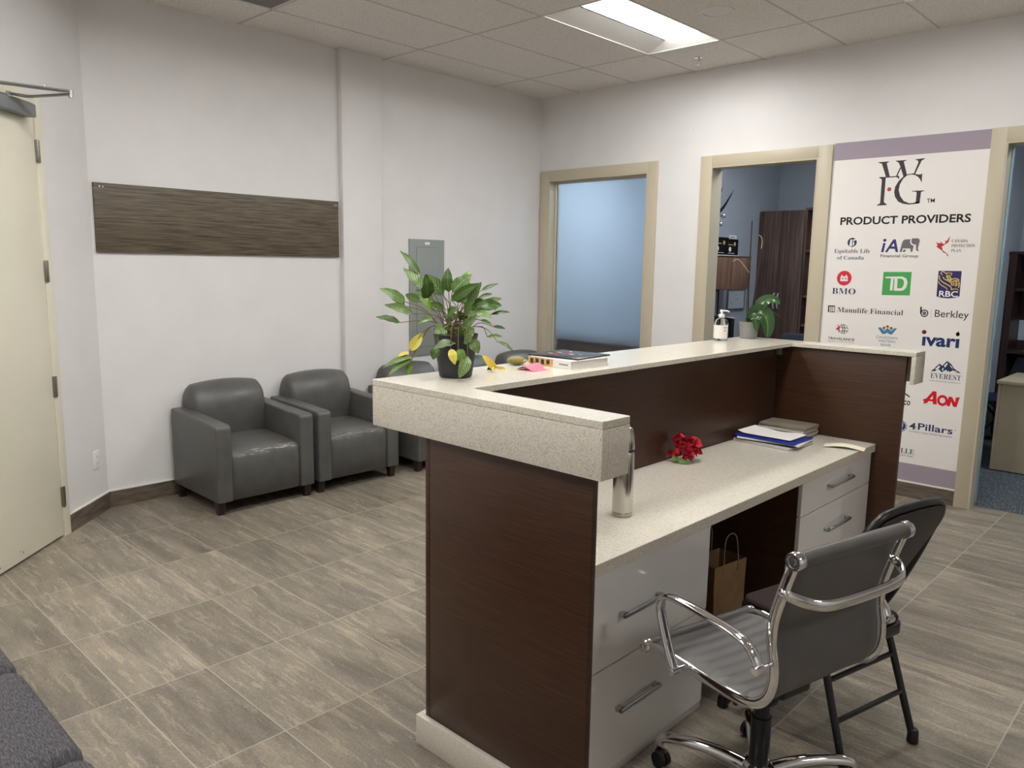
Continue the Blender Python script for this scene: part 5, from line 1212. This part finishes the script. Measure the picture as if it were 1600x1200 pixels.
def office_chair(label, loc, rz, h_, w_, mt='navy_fabric'):
    t = thing('desk_chair', label, 'chair', loc, rz)
    bm = bmn(); box(bm, -w_ / 2, w_ / 2, -0.25, 0.22, 0.42, 0.50, 0.03, 3); part('seat', bm, mt, t)
    bm = bmn(); prism(bm, rounded(-w_ / 2, w_ / 2, 0.56, h_, 0.05), 'Y', 0.20, 0.25, 0.015, 3); part('backrest', bm, mt, t)
    bm = bmn(); tube(bm, catmull([(0, 0.1, 0.40), (0, 0.25, 0.42), (0, 0.28, 0.6)], 4), 0.02, 8); tube(bm, [(0, 0, 0.08), (0, 0, 0.42)], 0.025, 12); part('column', bm, 'black', t)
    for k in range(5):
        a = R(72 * k); bm = bmn(); tube(bm, [(0, 0, 0.09), (0.28 * cos(a), 0.28 * sin(a), 0.06)], 0.016, 8); ball(bm, (0.28 * cos(a), 0.28 * sin(a), 0.026), 0.026); part('base_arm', bm, 'black', t)
office_chair('navy office chair back seen at the right of the middle doorway', (2.22, 1.3, 0), R(200), 1.02, 0.42)

# behind the frosted pane
lc_ = thing('low_cabinet', 'reddish brown cabinet blurred behind the frosted window', 'cabinet', (0.55, 0.42, 0))
bm = bmn(); box(bm, -0.30, 1.15, 0.20, 0.62, 0.0, 0.835); wp_(bm, 'carcass', 'hutch', lc_)
bm = bmn(); box(bm, -0.32, 1.17, 0.18, 0.64, 0.8352, 0.862, 0.003); wp_(bm, 'top_board', 'mahogany', lc_)

# right office: hutch, desk, folding chair, paper
hb = thing('desk_hutch', 'dark mahogany hutch and credenza along the back wall of the right office', 'hutch', (4.3, 3.1, 0))
bm = bmn(); box(bm, 3.47, 3.53, 2.93, 3.34, 0, 1.775); box(bm, 5.4, 5.43, 2.93, 3.34, 0, 1.775); box(bm, 3.53, 5.4, 3.31, 3.34, 0, 1.775); box(bm, 3.46, 5.44, 2.92, 3.345, 1.7752, 1.80); wp_(bm, 'carcass', 'mahogany', hb)
for z in (0.85, 1.45):
    bm = bmn(); box(bm, 3.531, 5.399, 2.9 if z < 1 else 2.95, 3.309, z - 0.025, z); wp_(bm, 'shelf_board', 'mahogany', hb)
bm = bmn(); box(bm, 3.535, 3.66, 3.302, 3.309, 0.93, 1.13); solo('pinned_paper', bm, 'pale', 'white paper standing inside the dark hutch of the right office', 'paper', (3.6, 3.305, 0.93))
td = thing('tan_desk', 'tan laminate desk cut by the right edge of the photo', 'desk', (4.5, 1.7, 0))
bm = bmn(); box(bm, 3.80, 5.4, 1.30, 2.02, 0.715, 0.742, 0.002); wp_(bm, 'desk_top', 'tan', td)
for xa in (3.81, 5.37):
    bm = bmn(); box(bm, xa, xa + 0.02, 1.32, 2.0, 0.01, 0.714); wp_(bm, 'side_panel', 'tan', td)
bm = bmn(); box(bm, 3.831, 5.369, 1.325, 1.345, 0.01, 0.7139); wp_(bm, 'modesty_panel', 'tan', td)
f2 = thing('folding_chair', 'dark navy folding chair on the carpet of the right office', 'chair', (3.56, 2.52, 0), R(-62))
def bar(name, pts, r=0.012):
    bm = bmn(); tube(bm, pts, r, 10); part(name, bm, 'blackgloss', f2)
for s in (-1, 1):
    bar('front_frame', [(s * 0.2, -0.24, 0.0), (s * 0.2, 0.12, 0.52), (s * 0.2, 0.22, 0.80)]); bar('leg', [(s * 0.18, -0.1, 0.42), (s * 0.19, 0.27, 0.0)])
bar('crossbar', [(-0.19, 0.20, 0.08), (0.19, 0.20, 0.08)], 0.009)
bm = bmn(); prism(bm, rounded(-0.2, 0.2, -0.22, 0.16, 0.04), 'Z', 0.42, 0.455, 0.008, 2); part('seat', bm, 'navy_fabric', f2)
bm = bmn(); rows = [[(0.2 * u, 0.12 + 0.36 * (z - 0.52) + 0.02 * (1 - u * u) + o_, z) for u in (-1, -.5, 0, .5, 1)] for z, o_ in ((0.58, 0), (0.68, 0), (0.80, 0), (0.80, 0.012), (0.68, 0.012), (0.58, 0.012), (0.58, 0))]; gridsurf(bm, rows); part('backrest', bm, 'navy_fabric', f2)
office_chair('dark office chair behind the tan desk at the right edge of the photo', (4.2, 2.6, 0), R(170), 0.98, 0.42)
